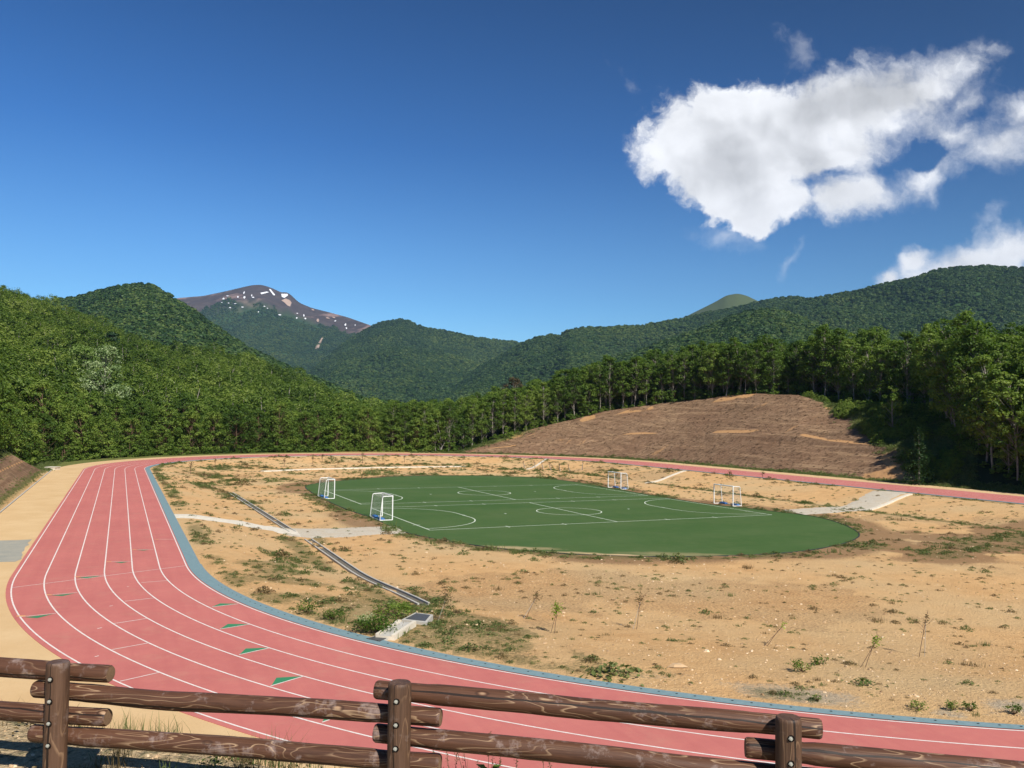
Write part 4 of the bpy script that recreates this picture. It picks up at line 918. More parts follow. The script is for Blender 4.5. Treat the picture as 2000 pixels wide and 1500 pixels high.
# snow patches on the summit: thin drifts lying on the slope
m_snowp, t, p = material('snow', .6, .3); p.inputs['Base Color'].default_value = (.82, .83, .86, 1)
m_scree, t, p = material('scree', .9, .1); nn = t.noise(t.pos(), .02, 4, .7); t.l.new(t.mix(nn, (.33, .22, .17), (.5, .38, .30)), p.inputs['Base Color'])
dg = bpy.context.evaluated_depsgraph_get()
def drape(name, polys, surf, mat, lift=2.5):
    surf_e = surf; mbx = MB()
    from mathutils.bvhtree import BVHTree
    me = surf.data; vs = np.empty(len(me.vertices)*3, np.float32); me.vertices.foreach_get('co', vs); vs = vs.reshape(-1, 3)
    bv = BVHTree.FromPolygons([tuple(v) for v in vs.tolist()], [tuple(p_.vertices) for p_ in me.polygons])
    for poly in polys:
        # rim plus centre fan, each hit on the surface
        P0 = []
        c = np.mean(poly, 0); dense = []
        for k in range(len(poly)):
            a_, b_ = np.array(poly[k], float), np.array(poly[(k+1) % len(poly)], float)
            for q in (0, .5): dense.append(a_*(1-q)+b_*q)
        for q in dense+[c]:
            u, v = ray(*q); hit = bv.ray_cast(Vector((0, 0, H)), Vector((u, 1, v)).normalized())
            if hit[0] is None: P0 = None; break
            P0.append(np.array(hit[0])*[1, 1, 1]+np.array([0, -lift*2, lift]))
        if P0 is None: continue
        n_ = len(dense); mbx.add(P0, [[k, (k+1) % n_, n_] for k in range(n_)])
    return mbx.build(name, [mat])
def spot(x, y, w_, h_, rot=0, n=7, seed=0):
    r = np.random.default_rng(int(x*7+y)); w_ *= .8; h_ *= .8; th = np.arange(n)/n*2*np.pi; rr = .75+.5*r.random(n); c_, s__ = math.cos(rot), math.sin(rot)
    return [(x+rr[i]*(w_*math.cos(th[i])*c_-h_*math.sin(th[i])*s__), y+rr[i]*(w_*math.cos(th[i])*s__+h_*math.sin(th[i])*c_)) for i in range(n)]
snow = [[(509,573),(522,570.5),(526,572),(511,576)], [(526,565.5),(529,566),(538,577),(536,578.5),(533,576),(527,568)], [(549.5,575),(562,575),(563,578),(556,583),(551,581)],
        spot(437,585,3,3.2), spot(445,579,3,1.2), spot(434,592,2.2,1.2), spot(447,593,2,1), spot(460,594,3.5,.8), spot(465,581,2,2.2), spot(477,573,1.8,4,.35), spot(478,582,2.6,3,.3), spot(492,578,1.3,3,.2), spot(495,582,3,1.6), spot(474,601,3,1.1), spot(450,602,2.5,1),
        spot(517,599.5,2,1), spot(524,603,3,1), spot(505,610.5,1.6,1.6), spot(547,616,3.2,1.4), spot(581,613,2,1), spot(580,622,1.8,2), spot(594,617,1.3,3), spot(597,623,2,2), spot(655,628,3,1.2,-.5), spot(675,635,2.2,3), spot(677,642,1.8,2), spot(694,636,1,2)]
structure(drape('snow_patches', snow, samplers[0][0], m_snowp))
structure(drape('scree', [[(558,584),(566,587),(570,592),(567,600),(562,598),(556,592),(550,588)], spot(621,627,3,4,.2), spot(640,622,5,1.5,.3), [(629,660),(632,660),(627,672),(622,683),(616,684),(618,676),(624,668)], spot(611,606,4,1.6,.4), spot(652,621,4,1.4,.3)], samplers[0][0], m_scree))

# ------------------------------------------------------------------ special trees
def special(px, py, D, Ht, pair, mats, name, label, cat, rz=0, base_z=None):
    u, v = ray(px, py); x, y = u*D, D; z = hz(x, y) if base_z is None else base_z
    return tree_thing(name, proto_mesh(pair, [mats[0]], [mats[1]]), (x, y, z-.1), rz, 1, label, cat)
special(205, 800, 178, 15, make_tree(31, 17, 5.2, .05, 110, 40, .42, .5, False, .2), (M_white, m_bark), 'blossoming_tree', 'large tree covered in creamy white blossom on the lower left hillside', 'tree')
special(160, 735, 215, 12, make_tree(32, 13, 5.2, .10, 80, 34, .5, .5, False, .2), (leaf_mat('leaf_pale', (.08, .14, .03), (.16, .24, .05), (.28, .36, .12)), m_bark), 'pale_tree', 'pale yellow green tree just above the white blossoming tree', 'tree')
special(1000, 760, 226, 12, make_tree(33, 13.8, 4.8, .25, 70, 34, .42, .5, False, .16), (M_rust, m_bark), 'rusty_tree', 'dark rusty brown tree standing above the right wood near the valley', 'tree')
def conifer(seed, Ht, R):
    r = np.random.default_rng(seed); cr = MB(); tk = MB(); tk.tube([[0, 0, -.2], [0, 0, Ht]], [Ht*.018+.03, .02], 6)
    z = Ht*.04
    while z < Ht:
        rr = R*(1-z/Ht)**.85+.12; nb_ = 7
        for k in range(nb_):
            ph = r.random()*6.28; n_ = int(16*rr/R)+6; q = r.random(n_)**.7; L_ = rr*(.75+.35*r.random())
            c = np.stack([q*L_*math.cos(ph), q*L_*math.sin(ph), z-q*L_*.22+r.normal(size=n_)*.05], 1)+r.normal(size=(n_, 3))*.10*rr
            V, Q, a = cards(c, np.array([[0, 0, 1.]])+r.normal(size=(n_, 3))*.4, .36, r, np.clip(.4+.2*r.normal(size=n_), 0, 1), .4); cr.add(V, Q, 0, a)
        z += Ht*.045
    return cr, tk
def bare(seed, Ht, n_st, spread, r0=.07):
    r = np.random.default_rng(seed); tk = MB(); cr = MB()
    for k in range(n_st):
        ph = r.random()*6.28; sp = spread*(.4+.8*r.random()); P0 = np.array([r.normal()*.1, r.normal()*.1, -.2]); pts = [P0]; h_ = Ht*(.7+.4*r.random())
        for q in np.linspace(.2, 1, 6): pts.append(np.array([sp*q**1.3*math.cos(ph)+r.normal()*.14, sp*q**1.3*math.sin(ph)+r.normal()*.14, h_*q]))
        tk.tube(pts, np.linspace(r0, r0*.25, 7), 5)
        for j in range(5):
            i = r.integers(2, 6); b = pts[i]; e = b+np.array([r.normal()*.7, r.normal()*.7, .6+r.random()*1.2]); tk.tube([b, (b+e)/2+r.normal(size=3)*.1, e], [r0*.4, r0*.3, r0*.1], 4)
    for j in range(30):
        c = r.normal(size=(8, 3))*[.25, .25, .12]+np.array([r.normal()*spread*.6, r.normal()*spread*.6, Ht*(.9+.12*r.normal())]); V, Q, a = cards(c, np.array([[0, 0, 1.]])+r.normal(size=(8, 3))*.4, .3, r, np.full(8, .5)); cr.add(V, Q, 0, a)
    return cr, tk
special(1772, 840, 146, 10, bare(41, 10.5, 8, 2.6, .05), (M_leaf, m_pale), 'bare_tree', 'bare multi-stemmed pale tree in the shade of the right wood', 'tree')
special(1612, 800, 172, 10, bare(42, 9.5, 5, 2.2, .05), (M_leaf, m_bark), 'bare_tree', 'bare forked pale tree at the right shoulder of the brown bank', 'tree')
special(862, 880, 187, 10, bare(43, 7.5, 6, 3.2), (M_leaf, m_pale), 'bare_tree', 'leaning bleached stems of a bare tree at the left foot of the wood', 'tree')
special(1795, 890, 106, 6, conifer(51, 7.2, 2.0), (M_dark, m_bark), 'conifer', 'small dark conifer standing in sunlit green ground left of the shaded wood', 'tree')
special(1745, 830, 128, 6, make_tree(52, 7, 1.7, .08, 44, 32, .34, .5, True, .08), (M_leaf, m_bark), 'young_tree', 'young leafy tree with sunlit sprays in front of the bare multi-stemmed tree', 'tree')
special(215, 690, 330, 9, make_tree(53, 11, 4.4, .2, 60, 20, .8, .5, False, .2), (M_dark, m_bark), 'dark_tree', 'single very dark round tree high on the left hillside', 'tree')

# ------------------------------------------------------------------ goals
m_white, t, p = material('white_tube', .45, .5); nn = t.noise(t.pos(), 6, 4, .6); t.l.new(t.mix(t.mapr(nn, .5, .8), (.86, .86, .83), (.72, .71, .66)), p.inputs['Base Color'])
m_net, t, p = material('net_cord', .8, .2); p.inputs['Base Color'].default_value = (.62, .64, .60, 1)
m_blue, t, p = material('blue_pad', .6, .3); nn = t.noise(t.pos(), 4, 4, .6); t.l.new(t.mix(nn, (.03, .13, .38), (.06, .22, .52)), p.inputs['Base Color'])
def rounded(P0, r, n=5):
    out = [np.array(P0[0], float)]
    for k in range(1, len(P0)-1):
        a, b, c = [np.array(q, float) for q in P0[k-1:k+2]]; d1 = (a-b)/np.linalg.norm(a-b); d2 = (c-b)/np.linalg.norm(c-b)
        s0, s1 = b+d1*r, b+d2*r
        for q in np.linspace(0, 1, n): out.append((1-q)**2*s0+2*q*(1-q)*b+q*q*s1)
    out.append(np.array(P0[-1], float)); return out
def make_goal():
    root = empty('football_goal', (0, 0, 0)); Wd, Hg, Dp, Dt = 1.5, 2.0, 1.05, .85    # local: mouth in the plane y=0, net behind at +y
    mb = MB(); mb.tube([(-Wd, 0, .03), (-Wd, 0, Hg)], .05, 8); mb.tube([(Wd, 0, .03), (Wd, 0, Hg)], .05, 8); mb.tube([(-Wd-.02, 0, Hg), (Wd+.02, 0, Hg)], .05, 8); mb.build('goal_frame', [m_white], root, True)
    for sx in (-Wd, Wd):
        mb = MB(); mb.tube(rounded([(sx, 0, Hg-.02), (sx, Dt, Hg-.04), (sx, Dp, .04)], .16), .032, 7); mb.build('side_support', [m_white], root, True)
    mb = MB()
    for sx in (-Wd, Wd): mb.tube([(sx, 0, .035), (sx, Dp, .035)], .035, 7)
    mb.tube([(-Wd, Dp, .035), (Wd, Dp, .035)], .035, 7); mb.build('ground_frame', [m_white], root, True)
    mb = MB(); rc = .0022; st_ = .12
    def ybk(z): return Dt+(Dp-Dt)*(1-z/Hg)
    for x in np.arange(-Wd+st_, Wd, st_): mb.tube([(x, 0, Hg), (x, Dt, Hg-.05), (x, Dp-.02, .06)], rc, 3, 0, False)
    for z in np.arange(st_, Hg, st_): mb.tube([(-Wd, 0, z), (-Wd, ybk(z), z), (Wd, ybk(z), z), (Wd, 0, z)], rc, 3, 0, False)
    for sx in (-Wd, Wd):
        for y in np.arange(st_, Dp, st_): mb.tube([(sx, y, .05), (sx, min(y, Dt), Hg-.02 if y < Dt else Hg*(Dp-y)/(Dp-Dt))], rc, 3, 0, False)
    for y in np.arange(st_, Dt, st_): mb.tube([(-Wd, y, Hg-.03), (Wd, y, Hg-.03)], rc, 3, 0, False)
    mb.build('net', [m_net], root)
    for sx in (-.95, .95):
        mb = MB(); mb.box((sx, Dp-.28, .10), (.85, .34, .13)); mb.box((sx, Dp-.28, .175), (.75, .24, .03)); mb.build('weight_pad', [m_blue], root)
    return root
G = [(24.2, -20.35, -1, 'white goal with blue weight pads at the left end of the near pitch'), (43.9, -20.65, -1, 'white goal at the left end of the far pitch'),
     (45.65, 14.85, 1, 'white goal at the right end of the far pitch'), (24.6, 14.85, 1, 'white goal at the right end of the near pitch by the gravel ramp')]
g0 = make_goal()
for k, (a, b, sg, lb) in enumerate(G):
    o = g0 if k == 0 else copy_tree(g0); o.location = ab(a, b, -1.0).tolist()
    o.rotation_euler.z = TH-math.pi/2 if sg > 0 else TH+math.pi/2      # local +y points away from the pitch
    tag(o, lb, 'goal', 'goals of the two pitches')

# ------------------------------------------------------------------ log fence
def wood(name, base=(.078, .034, .018), lite=(.40, .26, .15), worn=.35, axis='rail'):
    m, t, p = material(name, .55, .35)
    oc = t.new('ShaderNodeTexCoord').outputs['Object']; oi = t.new('ShaderNodeObjectInfo').outputs['Random']
    cb = t.new('ShaderNodeCombineXYZ'); t.l.new(t.m('MULTIPLY', oi, 37.0), cb.inputs[0]); v = t.vm('ADD', oc, cb.outputs[0])
    vs = t.mapping(v, (0, 0, 0), (0, 0, 0), (1.25, 9, 9)); n1 = t.noise(vs, 1.0, 2.2, .5, .25)
    ring = t.m('FRACT', t.m('MULTIPLY', n1, 13.0)); line = t.m('MULTIPLY', t.mapr(ring, .0, .05), t.mapr(ring, .22, .06, 0, 1))
    patch = t.mapr(t.noise(t.mapping(v, (5, 0, 0), (0, 0, 0), (1.2, 4, 4)), 1.0, 4, .6), .40, .54)
    fib = t.noise(t.mapping(v, (0, 0, 0), (0, 0, 0), (5, 90, 90)), 1.0, 4, .65)
    fine = t.noise(v, 28, 5, .7)
    c = t.mix(t.mapr(fib, .3, .72), tuple(q*.62 for q in base), tuple(q*1.45 for q in base))
    c = t.mix(t.mapr(n1, .35, .65, 0, .45), c, tuple(q*1.7 for q in base))
    c = t.mix(t.m('MULTIPLY', t.m('MULTIPLY', line, patch), .9), c, lite)
    c = t.mix(t.m('MULTIPLY', t.mapr(t.m('ADD', t.noise(v, 6.5, 6, .7), t.m('MULTIPLY', fine, .25)), .68, .80), worn), c, (.50, .40, .36))
    # knots
    vk = t.new('ShaderNodeTexVoronoi'); vk.inputs['Scale'].default_value = 1.0; t.l.new(t.mapping(v, (2, 0, 0), (0, 0, 0), (3.2, 7, 7)), vk.inputs['Vector'])
    kd = vk.outputs['Distance']; knot = t.mapr(kd, .05, .09, 1, 0); kr = t.m('MULTIPLY', t.mapr(kd, .09, .11), t.mapr(kd, .15, .12, 0, 1))
    c = t.mix(t.m('MULTIPLY', knot, .5), c, tuple(q*1.6 for q in lite)); c = t.mix(t.m('MULTIPLY', kr, .6), c, tuple(q*.4 for q in base))
    so = t.new('ShaderNodeSeparateXYZ'); t.l.new(oc, so.inputs[0])
    an = t.m('ARCTAN2', so.outputs[2] if axis == 'rail' else so.outputs[1], t.m('MULTIPLY', so.outputs[1] if axis == 'rail' else so.outputs[2], -1.0))
    wob = t.noise(t.mapping(v, (9, 0, 0), (0, 0, 0), (1.6, 0, 0)), 1.0, 4, .6)
    crk = t.m('ABSOLUTE', t.m('SUBTRACT', an, t.m('ADD', t.m('SUBTRACT', t.m('MULTIPLY', oi, 1.3), .75), t.m('MULTIPLY', t.m('SUBTRACT', wob, .5), .9))))
    crw = t.mapr(t.noise(t.mapping(v, (3, 0, 0), (0, 0, 0), (.8, 0, 0)), 1.0, 3, .6), .36, .58, .0, .13)
    crack = t.m('LESS_THAN', crk, crw); c = t.mix(t.m('MULTIPLY', crack, .9), c, (.010, .006, .004))
    t.l.new(c, p.inputs['Base Color']); t.l.new(t.mapr(fib, .2, .8, .46, .72), p.inputs['Roughness'])
    bump(t, p, t.m('ADD', t.m('MULTIPLY', n1, 1.2), t.m('ADD', t.m('MULTIPLY', fib, .35), t.m('MULTIPLY', t.m('SUBTRACT', knot, t.m('MULTIPLY', crack, 3.0)), .35))), .006, .9); return m
M_wood = wood('stained_wood'); M_wood2 = wood('post_wood', (.085, .045, .026), (.25, .15, .085), .2, 'post')
m_end, t, p = material('end_grain', .8, .2); oc = t.new('ShaderNodeTexCoord').outputs['Object']; nn = t.noise(oc, 22, 5, .7); nf_ = t.noise(t.mapping(oc, (0, 0, 0), (0, 0, 0), (6, 60, 60)), 1, 3, .6)
c = t.mix(t.mapr(nn, .3, .7), (.13, .075, .04), (.24, .15, .085)); c = t.mix(t.mapr(nf_, .55, .75, 0, .5), c, (.08, .045, .03)); t.l.new(c, p.inputs['Base Color'])
m_bolt, t, p = material('galvanised_bolt', .45, .5); p.inputs['Metallic'].default_value = .3; p.inputs['Base Color'].default_value = (.50, .49, .42, 1)
m_rec, t, p = material('bolt_recess', .9, .1); p.inputs['Base Color'].default_value = (.012, .009, .007, 1)
fd = FENCE[2]-FENCE[0]; fd2 = fd[:2]/np.linalg.norm(fd[:2]); fn = np.array([-fd2[1], fd2[0]])     # fn points away from the camera
fence = empty('log_fence', (FENCE[1][0], FENCE[1][1], hz(*FENCE[1][:2]))); tag(fence, 'brown stained log fence with overlapping rails bolted to three posts in the foreground', 'fence')
def child_world(o): o.matrix_parent_inverse = fence.matrix_world.inverted(); return o
bpy.context.view_layer.update()
def axis_obj(mb, name, mats, origin, ex, parent, smooth=True):
    """mesh given in local axes (x along ex horizontal-ish, z up)"""
    V, Fs, mi, a = mb.arrays(); o = mesh_obj(name, V, Fs, mats, parent, mi, smooth, {'lc': a})
    ex = np.asarray(ex, float); ex = ex/np.linalg.norm(ex); ey = np.cross([0, 0, 1], ex); ey /= np.linalg.norm(ey); ez = np.cross(ex, ey)
    M = Matrix([[ex[0], ey[0], ez[0], origin[0]], [ex[1], ey[1], ez[1], origin[1]], [ex[2], ey[2], ez[2], origin[2]], [0, 0, 0, 1]])
    o.parent = parent; o.matrix_basis = parent.matrix_world.inverted() @ M
    return o
def log(mb, L, r, seed, sides=28, segs=48, ends=(.0, .0), end_r=.93):
    rr_ = np.random.default_rng(seed); x = np.concatenate([np.linspace(0, .02, 3), np.linspace(.05, L-.05, segs), np.linspace(L-.02, L, 3)]); th = np.arange(sides)/sides*2*np.pi
    X, T = np.meshgrid(x, th, indexing='ij'); bl = fbm(X*2.2+seed*3, np.cos(T)*.7+seed, seed, 3)+fbm(X*2.2, np.sin(T)*.7, seed+5, 3)
    bev = np.minimum(np.minimum(X, L-X)/.012, 1); bev = .86+.14*np.sqrt(np.clip(bev, 0, 1))
    e = np.minimum(sm(X, ends[0]-.03, ends[0]+.03) if ends[0] else 1, (1-sm(X, L-ends[1]-.03, L-ends[1]+.03)) if ends[1] else 1)
    R = r*(end_r+(1-end_r)*e)*(1+(bl-1)*.11*e)*bev
    cy = (fbm(x*1.1, x*0+seed, seed+7, 2)-.5)*.022; cz = (fbm(x*1.1, x*0+seed+9, seed+8, 2)-.5)*.022
    V = np.stack([X, R*np.cos(T)+cy[:, None], R*np.sin(T)+cz[:, None]], -1); nx = len(x)
    i = np.arange(nx-1)[:, None]*sides; j = np.arange(sides)[None]; j2 = (j+1) % sides
    mb.add(V.reshape(-1, 3), np.stack([i+j, i+sides+j, i+sides+j2, i+j2], -1).reshape(-1, 4), 0)
    for k in (0, nx-1):
        c = V[k].mean(0); W_ = np.vstack([V[k], c]); F3 = [[q, (q+1) % sides, sides] if k == 0 else [(q+1) % sides, q, sides] for q in range(sides)]; mb.add(W_, F3, 1)
for k, P0 in enumerate(FENCE):
    top = P0[2]; gz_ = hz(P0[0], P0[1])-.35; mb = MB(); Lp = top-gz_
    rr_ = .061; n_ = 26; th = np.arange(n_)/n_*2*np.pi; zs = np.concatenate([np.linspace(0, Lp-.02, 30), [Lp-.012, Lp-.005, Lp]]); sc_ = np.concatenate([np.ones(30), [.985, .95, .88]])
    X, T = np.meshgrid(zs, th, indexing='ij'); R = rr_*(1+(fbm(X*3, np.cos(T)+k*5, 60+k, 3)-.5)*.08)*sc_[:, None]
    Y = R*np.sin(T); Y = np.where(Y > .05, .05+(Y-.05)*.3, Y)
    V = np.stack([R*np.cos(T), Y, X+gz_-top], -1); i = np.arange(len(zs)-1)[:, None]*n_; j = np.arange(n_)[None]; j2 = (j+1) % n_
    V2 = V.reshape(-1, 3)[:, [2, 0, 1]]      # local x = up, so the grain runs along the post
    mb.add(V2, np.stack([i+j, i+j2, i+n_+j2, i+n_+j], -1).reshape(-1, 4), 0); W_ = np.vstack([V[-1][:, [2, 0, 1]], V[-1].mean(0)[[2, 0, 1]]]); mb.add(W_, [[q, (q+1) % n_, n_] for q in range(n_)], 0)
    Vp, Fs, mi, a = mb.arrays(); post = mesh_obj('post', Vp, Fs, [M_wood2, m_end], None, mi, True)
    e1, e2 = fd2, fn   # local y -> along fence, local z -> away
    M = Matrix([[0, e1[0], e2[0], P0[0]], [0, e1[1], e2[1], P0[1]], [1, 0, 0, top], [0, 0, 0, 1]])
    post.parent = fence; post.matrix_basis = fence.matrix_world.inverted() @ M
    for q in range(4):
        mb = MB(); z = -(.082+.120*q); dn = -.0575
        th8 = np.arange(16)/16*2*np.pi; mb.add(np.stack([z+.0165*np.cos(th8), .003+.0165*np.sin(th8), np.full(16, dn-.006)], 1), [list(range(16))[::-1]], 1)
        mb.tube([(z, 0, dn+.01), (z, 0, dn-.012)], .0105, 6, 0); mb.tube([(z, 0, dn-.012), (z, 0, dn-.017)], [.006, .005], 8, 0)
        b_ = mb.build('bolt', [m_bolt, m_rec], post)
def rail(k0, k1, slot, x0, x1, seed, r=.0525, ends=(.32, .36)):
    """rail from post k0 to k1 (fractions allowed beyond); slot 0..3 down the post; x0/x1 overhang beyond the post centres"""
    def pp(k):
        k_ = min(max(k, 0), 2); 
        if k in (0, 1, 2): Pq = FENCE[k]
        elif k < 0: Pq = FENCE[0]-(FENCE[1]-FENCE[0])*1.0
        else: Pq = FENCE[2]+(FENCE[2]-FENCE[1])
        return Pq-np.array([0, 0, .082+.120*slot])+np.array([fn[0], fn[1], 0])*(.052+r)
    A, B = pp(k0), pp(k1); d = (B-A)/np.linalg.norm(B-A); A = A-d*x0; B = B+d*x1; mb = MB(); log(mb, float(np.linalg.norm(B-A)), r, seed, ends=ends); axis_obj(mb, 'rail', [M_wood, m_end], A, B-A, fence)
rail(-1, 0, 0, .2, .255, 1); rail(-1, 0, 2, .2, .25, 2)
rail(0, 1, 1, .215, .20, 3); rail(0, 1, 3, .22, .20, 4)
rail(1, 2, 0, .165, .175, 5, .0535); rail(1, 2, 2, .165, .18, 6, .0535)
rail(2, 3, 1, .195, .2, 7, .0545); rail(2, 3, 3, .19, .2, 8, .0545)

# ------------------------------------------------------------------ saplings, weeds, stones
def grass_tuft(seed, n, h, spread, w_, bendy=.5, col=.5):
    r = np.random.default_rng(seed); mb = MB()
    for k in range(n):
        ph = r.random()*6.28; b0 = np.array([r.normal()*spread*.35, r.normal()*spread*.35, 0]); L_ = h*(.5+.6*r.random()); d = np.array([math.cos(ph), math.sin(ph), 0])*L_*bendy*r.random()*1.3; s_ = np.array([-math.sin(ph), math.cos(ph), 0])*w_*(.6+.8*r.random())
        p1 = b0+d*.35+[0, 0, L_*.6]; p2 = b0+d+[0, 0, L_]
        mb.add([b0-s_, b0+s_, p1+s_*.6, p1-s_*.6, p2], [[0, 1, 2, 3]], 0, np.clip(col+.2*r.normal(), 0, 1)); mb.add([p1-s_*.6, p1+s_*.6, p2], [[0, 1, 2]], 0, np.clip(col+.2*r.normal(), 0, 1))
    return mb
def leafy_weed(seed, n, h, spread, ls):
    r = np.random.default_rng(seed); mb = MB()
    c = r.normal(size=(n, 3))*[spread*.4, spread*.4, 0]; c[:, 2] = h*r.random(n)**1.2*np.exp(-(c[:, 0]**2+c[:, 1]**2)/(spread*.6)**2)+.02
    V, Q, a = cards(c, np.array([[0, 0, 1.]])+r.normal(size=(n, 3))*.5, ls*(.6+.8*r.random(n)), r, np.clip(.5+.25*r.normal(size=n), 0, 1)); mb.add(V, Q, 0, a); return mb
M_weed = leaf_mat('weed_green', (.07, .10, .028), (.12, .155, .045), (.20, .22, .08), .3)
M_dryweed = leaf_mat('weed_dry', (.10, .07, .03), (.17, .12, .055), (.28, .21, .10), .25)
weed_p = [grass_tuft(1, 34, .16, .30, .010), grass_tuft(2, 46, .20, .45, .011), leafy_weed(3, 60, .14, .34, .085), leafy_weed(4, 90, .20, .5, .10), grass_tuft(5, 22, .26, .22, .010)]
# candidates inside the oval
n = 60000; a_ = rng.uniform(-38, 120, n); b_ = rng.uniform(-38, 38, n); P_ = ab(a_, b_); s_ = stad(P_[:, 0], P_[:, 1])[2]
dens_y = P_[:, 1]
ok = (s_ < -.95) & (P_[:, 1] > 5) & ~inside(P_[:, 0], P_[:, 1], TURF); P_ = P_[ok]; mkk = ground_masks(P_[:, 0], P_[:, 1])
cl = fbm(P_[:, 0]/1.6, P_[:, 1]/1.6, 91, 3); prob = np.clip(mkk['veg'], 0, 1)**1.3*.55+.05+.30*sm(cl, .50, .72)+.14*mkk['brn']*sm(cl, .4, .6); prob = prob*np.where(P_[:, 1] < 50, 1.7, 1.1)
# keep the paths clear
kp = rng.random(len(P_)) < prob; P_ = P_[kp]; mv = mkk['veg'][kp]; mbr = mkk['brn'][kp]; n = len(P_)
isdry = rng.random(n) < np.where(mv > .3, .18, .5); 
sc_ = rng.lognormal(-.95, .45, n)*np.where(mv > .35, 1.2, .9)*(.85+.3*cl[kp])*(1+P_[:, 1]/260)*np.where(P_[:, 1] < 50, .85, 1)
P_[:, 2] = height(P_[:, 0], P_[:, 1])-.01
v1 = np.where(mv > .35, rng.choice([1, 2, 3, 3], n), rng.choice([0, 1, 2, 2, 3], n))
for nm, mk_, mt_, lb in (('weeds', ~isdry, M_weed, 'green weeds scattered over the bare sandy ground'), ('dry_weeds', isdry, M_dryweed, 'dry brown weeds scattered over the bare sandy ground')):
    q = P_[mk_]; n = len(q); s3 = sc_[mk_]
    stuff(scatter(nm, q, rng.random(n)*6.28, np.c_[s3, s3, s3*rng.uniform(.7, 1.2, n)], v1[mk_], [w_.arrays() for w_ in weed_p], [mt_]), lb, 'weeds')
# brush and tufts on the brown bank and grass verges
n = 70000; uu = rng.uniform(-.12, .62, n); dd = tab(uu, D12)+rng.uniform(-1.8, 48, n); xx, yy = uu*dd, dd; mkk = ground_masks(xx, yy); prob = mkk['grs']*.55+mkk['mul']*.15*(1-mkk['org'])
kp = (rng.random(n) < prob) & (stad(xx, yy)[2] > 11.2) & (mkk['flo'] < .5); xx, yy = xx[kp], yy[kp]; n = len(xx); gr = rng.random(n) < mkk['grs'][kp]
for nm, mk_, mt_, lb in (('verge_grass', gr, M_weed, 'green grass and low plants along the foot and right end of the brown bank'), ('dry_brush', ~gr, leaf_mat('brush_brown', (.06, .035, .02), (.13, .08, .05), (.26, .18, .12), .15), 'dry brown brush matted over the bank slope')):
    q = np.c_[xx[mk_], yy[mk_], height(xx[mk_], yy[mk_])-.02]; n = len(q)
    stuff(scatter(nm, q, rng.random(n)*6.28, rng.uniform(.9, 2.2, n) if nm == 'verge_grass' else rng.uniform(.3, .9, n), rng.choice([0, 1, 2, 3, 4], n), [w_.arrays() for w_ in weed_p], [mt_]), lb, 'grass')
n = 9000; a_ = rng.uniform(20, 122, n); b_ = -RAD-rng.uniform(11.4, 18, n); q = ab(a_, b_); mkk = ground_masks(q[:, 0], q[:, 1]); kp = rng.random(n) < np.maximum(mkk['grs'], .03)*.8; q = q[kp]; q[:, 2] = height(q[:, 0], q[:, 1])-.02; n = len(q)
stuff(scatter('verge_grass', q, rng.random(n)*6.28, rng.uniform(.35, .8, n)*np.where(a_[kp] > 78, 2.0, 1.0), rng.choice([0, 1, 2, 3, 4], n), [w_.arrays() for w_ in weed_p], [M_weed]), 'grass and weeds along the gutter and behind the left bend', 'grass')
n = 5000; uu = rng.uniform(.34, .53, n); dd = tab(uu, D12)+rng.uniform(1.5, 42, n); xx, yy = uu*dd, dd; cl = fbm(xx/4, yy/4, 93, 3); kp = (rng.random(n) < sm(cl, .42, .6)*sm(uu+.05*(cl-.5)+.125*np.clip((dd-tab(uu, D12))/np.maximum(tab(uu, DC)-tab(uu, D12), 5), 0, 1.1), .475, .50)) & (dd < front(uu)); xx, yy = xx[kp], yy[kp]; n = len(xx)
stuff(scatter('ferns', np.c_[xx, yy, height(xx, yy)-.05], rng.random(n)*6.28, rng.uniform(.18, .5, n), rng.integers(0, 3, n), [arr2(q) for q in bush_p], [leaf_mat('fern_green', (.07, .12, .018), (.13, .19, .028), (.22, .28, .05), .3), m_twig]), 'bright green ferns and bushes in the sun right of the brown bank', 'undergrowth')
# stones
def pebble(seed):
    r = np.random.default_rng(seed); mb = MB(); th = np.arange(6)/6*2*np.pi
    V = [[0, 0, -.3]]+[[math.cos(q)*(.8+.4*r.random()), .7*math.sin(q)*(.8+.4*r.random()), -.1+.1*r.random()] for q in th]+[[.6*math.cos(q)*(.8+.4*r.random()), .45*math.sin(q)*(.8+.4*r.random()), .4+.15*r.random()] for q in th]+[[0, 0, .5]]
    Fq = [[1+k, 1+(k+1) % 6, 7+(k+1) % 6, 7+k] for k in range(6)]; F3 = [[0, 1+(k+1) % 6, 1+k] for k in range(6)]+[[13, 7+k, 7+(k+1) % 6] for k in range(6)]
    mb.add(V, Fq); mb.f.setdefault(3, []).append(np.array(F3)); mb.mi.setdefault(3, []).append(np.zeros(12, int)); return mb
m_stone, t, p = material('stone', .9, .2); oi = t.new('ShaderNodeObjectInfo').outputs['Random']; r_ = t.new('ShaderNodeValToRGB'); t.l.new(oi, r_.inputs[0]); e = r_.color_ramp.elements; e[0].color = (.30, .19, .10, 1); e[1].color = (.78, .62, .42, 1); q = e.new(.6); q.color = (.62, .44, .26, 1); t.l.new(r_.outputs[0], p.inputs['Base Color'])
n = 20000; uu = rng.uniform(-.7, .75, n); dd = 17*np.exp(rng.random(n)*1.75); P_ = np.c_[uu*dd, dd, dd*0]; s_ = stad(P_[:, 0], P_[:, 1])[2]; ok = (s_ < -.95) & ~inside(P_[:, 0], P_[:, 1], TURF); P_ = P_[ok]; cl = fbm(P_[:, 0]/2.5, P_[:, 1]/2.5, 95, 3); kp = rng.random(len(P_)) < sm(cl, .35, .65); P_ = P_[kp]; n = len(P_); P_[:, 2] = height(P_[:, 0], P_[:, 1])
